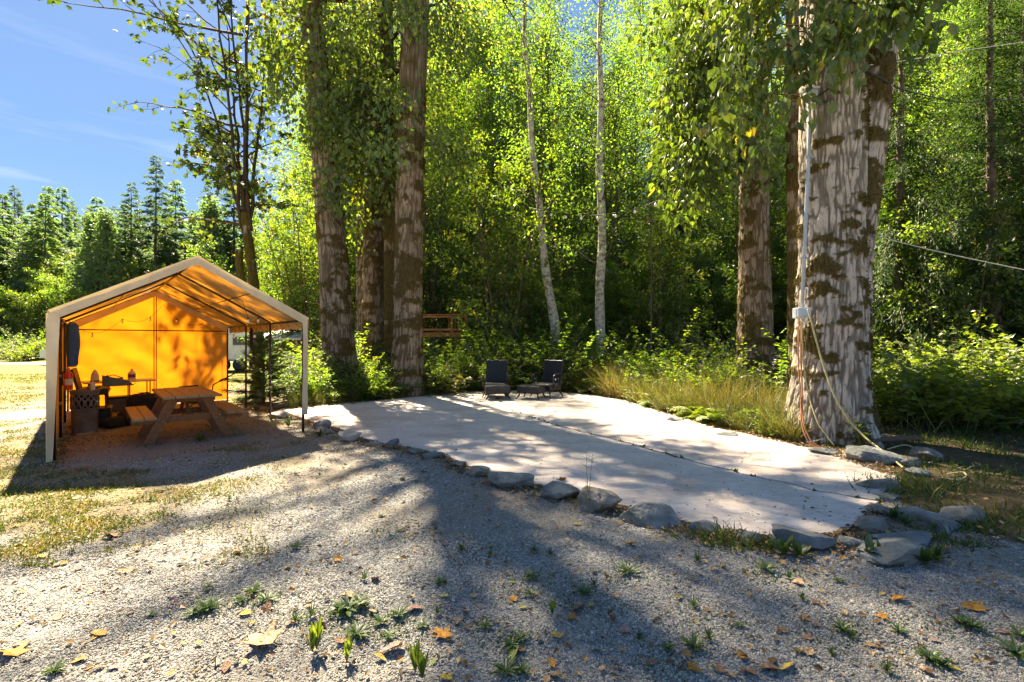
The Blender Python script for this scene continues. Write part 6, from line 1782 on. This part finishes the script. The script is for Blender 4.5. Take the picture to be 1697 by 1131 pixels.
# ---- electric fittings on the double trunk
M['conduit'] = pmat('grey_conduit', (0.30, 0.34, 0.38), (0.38, 0.42, 0.46), 6, 0.5)
M['box_grey'] = pmat('grey_box', (0.42, 0.46, 0.49), (0.52, 0.56, 0.58), 6, 0.45)
CX, CY = 4.695, 7.66
cd = thing('electric_conduit', 'grey conduit pipe running up the double trunk to a small box', 'conduit', (CX, CY, 0))
g = Geo(); g.tube([(-.10, 0, 2.12), (-.055, 0, 3.2), (0, 0, 4.4), (.02, .02, 5.42)], .028, 10); g.build('pipe', M['conduit'], cd, True)
for z_, dx in ((2.9, -.068), (3.6, -.036), (4.5, .003)):
    g = Geo(); g.tube([(dx, 0, z_), (dx, 0, z_ + .04)], .036, 10); g.box((dx + .03, .03, z_ + .02), (.12, .05, .03)); g.build('strap', M['galv'], cd)
g = Geo(); g.box((.03, .0, 5.50), (.17, .15, .13), ch=.02); b = g.build('head_box', M['box_grey'], cd)
g = Geo(); g.box((.03, .0, 5.575), (.20, .18, .025), ch=.008); g.build('head_cover', M['box_grey'], b)
ob = thing('outlet_box', 'grey outdoor outlet box with a hinged cover on the double trunk', 'electrical box', (CX - .115, CY - .03, 2.04))
g = Geo(); g.box((0, .02, 0), (.23, .13, .17), ch=.015); g.build('body', M['box_grey'], ob)
g = Geo(); g.box((-.01, -.065, .01), (.20, .045, .15), ch=.012); cv = g.build('cover', M['box_grey'], ob)
g = Geo(); g.box((-.01, -.093, -.055), (.05, .012, .02), ch=.003); g.build('latch', M['conduit'], cv)
g = Geo(); g.box((.03, .08, -.02), (.06, .10, .20)); g.build('mount', M['galv'], ob)
def cable(name, label, cat, pts, r, mat, n=6, sub=6):
    pts = np.array(pts, float); out = []
    for i in range(len(pts) - 1):           # Catmull-Rom
        p0, p1, p2, p3 = pts[max(0, i - 1)], pts[i], pts[i + 1], pts[min(len(pts) - 1, i + 2)]
        for t in np.linspace(0, 1, sub, endpoint=False):
            out.append(.5 * ((2 * p1) + (-p0 + p2) * t + (2 * p0 - 5 * p1 + 4 * p2 - p3) * t * t + (-p0 + 3 * p1 - 3 * p2 + p3) * t ** 3))
    out.append(pts[-1])
    g = Geo(); g.tube(out, r, n)
    return tag(g.build(name, mat, None, True), label, cat)
M['orange_cord'] = pmat('orange_cord', (0.34, 0.15, 0.07), (0.42, 0.20, 0.10), 9, 0.55)
M['yellow_hose'] = pmat('yellow_cord', (0.40, 0.34, 0.15), (0.50, 0.43, 0.21), 9, 0.5)
M['pale_cord'] = pmat('pale_cord', (0.45, 0.42, 0.34), (0.55, 0.52, 0.44), 9, 0.6)
cable('orange_cord', 'faded orange extension cord hanging straight down from the outlet box', 'cord', [at(1327, 528, 7.52), at(1327, 590, 7.50), at(1329, 640, 7.44), at(1330, 690, 7.28), at(1336, 715, 7.18), at(1352, 738, 7.10), at(1395, 752, 6.95)], .011, M['orange_cord'])
cable('orange_cord', 'second orange cord strand hanging beside the first from the outlet box', 'cord', [at(1324, 528, 7.50), at(1323, 600, 7.47), at(1327, 660, 7.38), at(1328, 700, 7.22), at(1342, 735, 7.08), at(1375, 748, 6.98)], .009, M['orange_cord'])
cable('yellow_cord', 'yellow cord sweeping from the outlet box across the trunk to the stones', 'cord', [at(1338, 513, 7.44), at(1345, 535, 7.36), at(1358, 585, 7.30), at(1378, 645, 7.16), at(1402, 690, 7.0), at(1430, 722, 6.85), at(1455, 742, 6.6), at(1478, 760, 6.3), at(1497, 776, 6.05)], .013, M['yellow_hose'])
cable('yellow_cord', 'thinner yellow cord falling down the middle of the trunk to its roots', 'cord', [at(1328, 530, 7.46), at(1331, 600, 7.42), at(1340, 655, 7.32), at(1355, 700, 7.12), at(1372, 725, 7.0), at(1382, 738, 6.95)], .010, M['yellow_hose'])
cable('hose_coil', 'loose loop of pale yellow hose lying on the stones by the trunk', 'hose', [at(1470, 745, 7.0), at(1500, 738, 7.1), at(1525, 748, 6.9), at(1538, 762, 6.6), at(1533, 774, 6.3), at(1512, 770, 6.35), at(1490, 758, 6.5)], .010, M['yellow_hose'])
cable('hose_end', 'end loop of the yellow hose lying out in the shaded grass', 'hose', [gp(1560, 792, .03), gp(1585, 796, .03), gp(1600, 790, .03), gp(1595, 783, .03), gp(1570, 786, .03)], .010, M['yellow_hose'])
cable('overhead_cable', 'black cable looping from the conduit head across both trunks and off to the side', 'cable', [at(1345, 165, 7.42), at(1370, 150, 7.30), at(1400, 128, 7.32), at(1425, 117, 7.42), at(1450, 125, 7.60), at(1490, 147, 8.2), at(1540, 160, 8.8), at(1600, 170, 9.6), at(1720, 163, 10.5)], .012, M['wire'])
cable('guy_wire', 'pale wire stretched from the double trunk down to the side', 'wire', [at(1422, 379, 7.62), at(1440, 388, 8.0), at(1540, 414, 9.2), at(1640, 436, 10.2), at(1740, 456, 11)], .010, M['pale_cord'])
cable('high_wire', 'thin pale wire high in front of the dark trees', 'wire', [at(1395, 112, 7.42), at(1480, 104, 8.3), at(1600, 84, 9.2), at(1740, 64, 10)], .008, M['pale_cord'])

# string of festoon bulbs between the birches and the upright cottonwood
sg = thing('festoon_lights', 'string of white bulbs sagging between the leaning birch and the upright cottonwood', 'string light', (0, 0, 0))
A_, B_ = at(880, 345, 19.3), np.array([6.4, 12.6, 6.6])
pts = [A_ + (B_ - A_) * t - np.array([0, 0, .9 * math.sin(t * PI)]) for t in np.linspace(0, 1, 24)]
g = Geo(); g.tube(pts, .010, 5); g.build('wire', M['wire'], sg, True)
for i in range(1, 23, 2):
    g = Geo(); g.lathe([(.001, -.17), (.04, -.155), (.055, -.12), (.042, -.075), (.025, -.05)], pts[i], 10); b = g.build('bulb', M['bulb'], sg, True)
    g = Geo(); g.lathe([(.027, -.055), (.027, -.01), (.010, .004)], pts[i], 8); g.build('socket', M['wire'], b, True)

# ---- raised wooden deck with railing in the trees
M['cedar'] = pmat('orange_cedar', (0.36, 0.14, 0.045), (0.52, 0.23, 0.08), 4, 0.6, 0.2, 30, (1, 1, 1))
DY = 22.0
dk = thing('wooden_deck', 'raised orange wooden deck with a railing among the trees', 'deck', (at(738, 565, DY)[0], DY, 0))
X0, X1 = at(697, 0, DY)[0] - dk.location.x, at(775, 0, DY)[0] - dk.location.x
zt, zl, zf = 2.80, 2.12, 1.98
for i in range(9):
    g = Geo(); g.box(((X0 + X1) / 2, .15 + i * .15, zf), (X1 - X0 + .1, .14, .035)); g.build('deck_board', M['cedar'], dk)
g = Geo(); g.box(((X0 + X1) / 2, -.02, zf - .11), (X1 - X0, .04, .18)); g.build('rim_joist', M['cedar'], dk)
g = Geo(); g.box(((X0 + X1) / 2, 0, zt), (X1 - X0 + .14, .14, .04)); g.build('top_rail', M['cedar'], dk)
g = Geo(); g.box(((X0 + X1) / 2, 0, zt - .09), (X1 - X0, .04, .09)); g.build('under_rail', M['cedar'], dk)
g = Geo(); g.box(((X0 + X1) / 2, 0, zl), (X1 - X0, .04, .09)); g.build('bottom_rail', M['cedar'], dk)
for x in (X0 + .05, X0 + (X1 - X0) * .66, X1 - .05):
    g = Geo(); g.box((x, .06, zt / 2 - .1), (.10, .09, zt - .05 + .1)); g.build('post', M['cedar'], dk)
for i in range(14):
    x = X0 + .12 + (X1 - X0 - .24) * (i / 13) ** 1.0
    if x < X0 + (X1 - X0) * .60: continue
    g = Geo(); g.box((x, -.03, (zt + zl) / 2), (.025, .025, zt - zl)); g.build('baluster', M['cedar'], dk)
g = Geo(); g.box((X1, .75, zt), (.14, 1.4, .04)); g.box((X1, .75, zl), (.04, 1.4, .09)); g.build('side_rail', M['cedar'], dk)

# ---- low buildings and trailer beyond the shrubs
M['roof_pale'] = pmat('pale_metal_roof', (0.55, 0.55, 0.54), (0.66, 0.66, 0.64), 3, 0.5)
M['wall_tan'] = pmat('tan_plywood', (0.36, 0.27, 0.15), (0.46, 0.35, 0.20), 4, 0.8, 0.2, 20)
M['wall_dark'] = pmat('dark_shed_wall', (0.05, 0.045, 0.04), (0.10, 0.09, 0.08), 4, 0.8)
M['white_side'] = pmat('white_siding', (0.62, 0.62, 0.60), (0.72, 0.72, 0.70), 3, 0.5)
M['fence_grey'] = pmat('grey_fence_wood', (0.10, 0.075, 0.055), (0.20, 0.155, 0.12), 5, 0.85, 0.3, 30, (6, 6, 1))
M['glass_dark'] = pmat('dark_window_glass', (0.02, 0.024, 0.028), (0.03, 0.035, 0.04), 3, 0.08, spec=.6)
def shed(name, label, cx_px, Y, w, d, h, roof_h, roofmat, wall, over=.25, open_front=True, cat='shed', slope=.18):
    x = at(cx_px, 0, Y)[0]
    t = thing(name, label, cat, (x, Y, float(ground_z(x, Y))), 0)
    for sx in (-1, 1):
        for sy in (-1, 1):
            hh = h - (slope * d / 2 if sy < 0 else -slope * d / 2) * 0
            g = Geo(); g.box((sx * (w / 2 - .06), sy * (d / 2 - .06), hh / 2), (.10, .10, hh)); g.build('post', M['wall_tan'], t)
    ang = Matrix.Rotation(slope, 3, 'X')
    g = Geo(); g.box((0, 0, h + .12), (w + 2 * over, d + 2 * over, .06), rot=ang); rf_ = g.build('roof', roofmat, t)
    n = int((w + 2 * over) / .3)
    for i in range(n + 1):
        xx = -w / 2 - over + .02 + i * (w + 2 * over - .04) / n
        g = Geo(); g.box(np.array([xx, 0, h + .12]) + np.array(ang) @ np.array([0, 0, .042]), (.03, d + 2 * over - .02, .024), rot=ang); g.build('roof_rib', roofmat, rf_)
    g = Geo(); g.box((0, d / 2 - .02, h / 2), (w - .2, .05, h - .05)); g.build('back_panel', wall, t)
    g = Geo(); g.box((0, 0, .80), (w - .24, d * .5, .05)); g.build('work_bench', M['wall_tan'], t)
    for sx in (-1, 1):
        g = Geo(); g.box((sx * (w / 2 - .25), -.2, .39), (.07, .07, .77)); g.build('bench_leg', M['wall_tan'], t)
    return t
shed('open_shed', 'open shed with a bright pale metal roof seen past the tent legs', 478, 23.5, 1.7, 1.8, 1.80, .3, M['roof_pale'], M['wall_tan'], slope=-.02 + .22)
shed('garden_shed', 'small shed with a pale grey roof between the mossy trunks', 600, 27.0, 1.6, 2.2, 2.1, .3, M['roof_pale'], M['wall_tan'], slope=.28)
shed('pump_shed', 'little pale roofed shed half hidden behind the thick trunk', 636, 25.0, .7, 1.2, 1.95, .3, M['roof_pale'], M['wall_dark'], slope=.22)
# brown roofed barn, long and low
X = at(528, 0, 29)[0]
bn2 = thing('brown_shed', 'long low shed with a red brown roof edge beyond the shrubs', 'shed', (X, 29.5, .3))
g = Geo(); g.box((0, 1.2, .95), (3.4, 2.4, 1.9)); g.build('wall', M['wall_dark'], bn2)
g = Geo(); g.box((0, 1.1, 2.0), (3.9, 3.0, .10), rot=Matrix.Rotation(.06, 3, 'X')); rf_ = g.build('roof', pmat('red_brown_roof', (0.20, 0.085, 0.05), (0.28, 0.13, 0.08), 4, .8), bn2)
g = Geo(); g.box((0, -.42, 1.88), (3.9, .04, .16)); g.build('fascia', M['cedar'], rf_)
for x in (-1.0, .2, 1.2):
    g = Geo(); g.box((x, -.02, 1.1), (.7, .06, .6)); w_ = g.build('window', M['wall_tan'], bn2)
    g = Geo(); g.box((x, -.06, 1.1), (.58, .03, .48)); g.build('pane', M['glass_dark'], w_)
# board fence
X = at(522, 0, 25)[0]
fc = thing('board_fence', 'weathered grey board fence beside the pale roofed shed', 'fence', (X, 25.0, .25))
for i in range(16):
    g = Geo(); g.box((-1.1 + i * .145, rng.normal(0, .006), .60 + rng.normal(0, .015)), (.13, .022, 1.2)); g.build('board', M['fence_grey'], fc)
for z_ in (.3, .95):
    g = Geo(); g.box((0, .035, z_), (2.35, .04, .09)); g.build('rail', M['fence_grey'], fc)
for x in (-1.1, .05, 1.15):
    g = Geo(); g.box((x, .10, .62), (.09, .09, 1.3)); g.build('post', M['fence_grey'], fc)
# white trailer seen through the tent legs
X = at(398, 0, 26)[0]
tr = thing('travel_trailer', 'white travel trailer parked behind the tent and the young fir', 'trailer', (X, 26.0, .05), .12)
g = Geo(); g.box((0, 0, 1.35), (4.0, 2.1, 1.75), ch=.14); g.build('body', M['white_side'], tr)
g = Geo(); g.box((0, 0, 2.25), (3.7, 1.9, .06), ch=.02); g.build('roof', M['roof_pale'], tr)
for x, w in ((-1.2, .8), (.5, .9)):
    g = Geo(); g.box((x, -1.06, 1.55), (w, .03, .5), ch=.01); w_ = g.build('window', M['box_grey'], tr)
    g = Geo(); g.box((x, -1.078, 1.55), (w - .1, .012, .4)); g.build('pane', M['glass_dark'], w_)
g = Geo(); g.box((1.4, -1.06, 1.25), (.62, .03, 1.4), ch=.01); d_ = g.build('door', M['box_grey'], tr)
g = Geo(); g.box((1.18, -1.085, 1.2), (.05, .03, .10)); g.build('handle', M['black_plastic'], d_)
for x in (-.4, .4):
    for y in (-1.0, 1.0):
        g = Geo(); g.lathe([(.0, -.10), (.30, -.10), (.34, -.06), (.34, .06), (.30, .10), (.0, .10)], (x, y, .34 - .2 + .18), 20, rot=Matrix.Rotation(R(90), 3, 'X')); w_ = g.build('wheel', M['black_plastic'], tr, True)
        g = Geo(); g.lathe([(.0, -.115), (.18, -.112), (.19, -.10)], (x, y, .32), 16, rot=Matrix.Rotation(R(90), 3, 'X')); g.build('hub', M['galv'], w_, True)
g = Geo(); g.beam((-2.0, 0, .5), (-3.1, 0, .45), .10, .10); g.build('tow_bar', M['black_steel'], tr)
# white car roof far off on the road
X = gp(78, 600)[0]
car = thing('parked_car', 'distant white car on the road past the tent', 'car', (-29.2, 33.0, .12), .1)
prof = [(-2.1, .35), (-2.1, .85), (-1.5, .95), (-.9, 1.42), (.7, 1.45), (1.4, .98), (2.0, .88), (2.1, .4)]
v = [(x, y, z_) for y in (-.85, .85) for x, z_ in prof]; n = len(prof)
g = Geo(); g.add(v, [(0, i, i + 1) for i in range(1, n - 1)] + [(n, n + i + 1, n + i) for i in range(1, n - 1)], [(i, n + i, n + (i + 1) % n, (i + 1) % n) for i in range(n)]); g.build('body', M['white_side'], car)
g = Geo(); g.box((-.1, -.855, 1.18), (1.7, .02, .34)); g.build('side_window', M['glass_dark'], car)
for x in (-1.3, 1.3):
    for y in (-.8, .8):
        g = Geo(); g.lathe([(.0, -.1), (.28, -.1), (.31, 0), (.28, .1), (.0, .1)], (x, y, .31), 16, rot=Matrix.Rotation(R(90), 3, 'X')); g.build('wheel', M['black_plastic'], car, True)

# ---- young fir behind the tent
yf = make_conifer('young_fir', 'bushy young fir growing just behind the tent legs', 560, 2.25, .045, .12, .85, 46, None, droop=.10, size=.20, per=150, up=(8, 28), hang=.2, sp=.05, mat='leaf_fir_young')
yf.location = (*at(436, 565, 12.6)[:2], float(ground_z(-6.4, 12.6)))
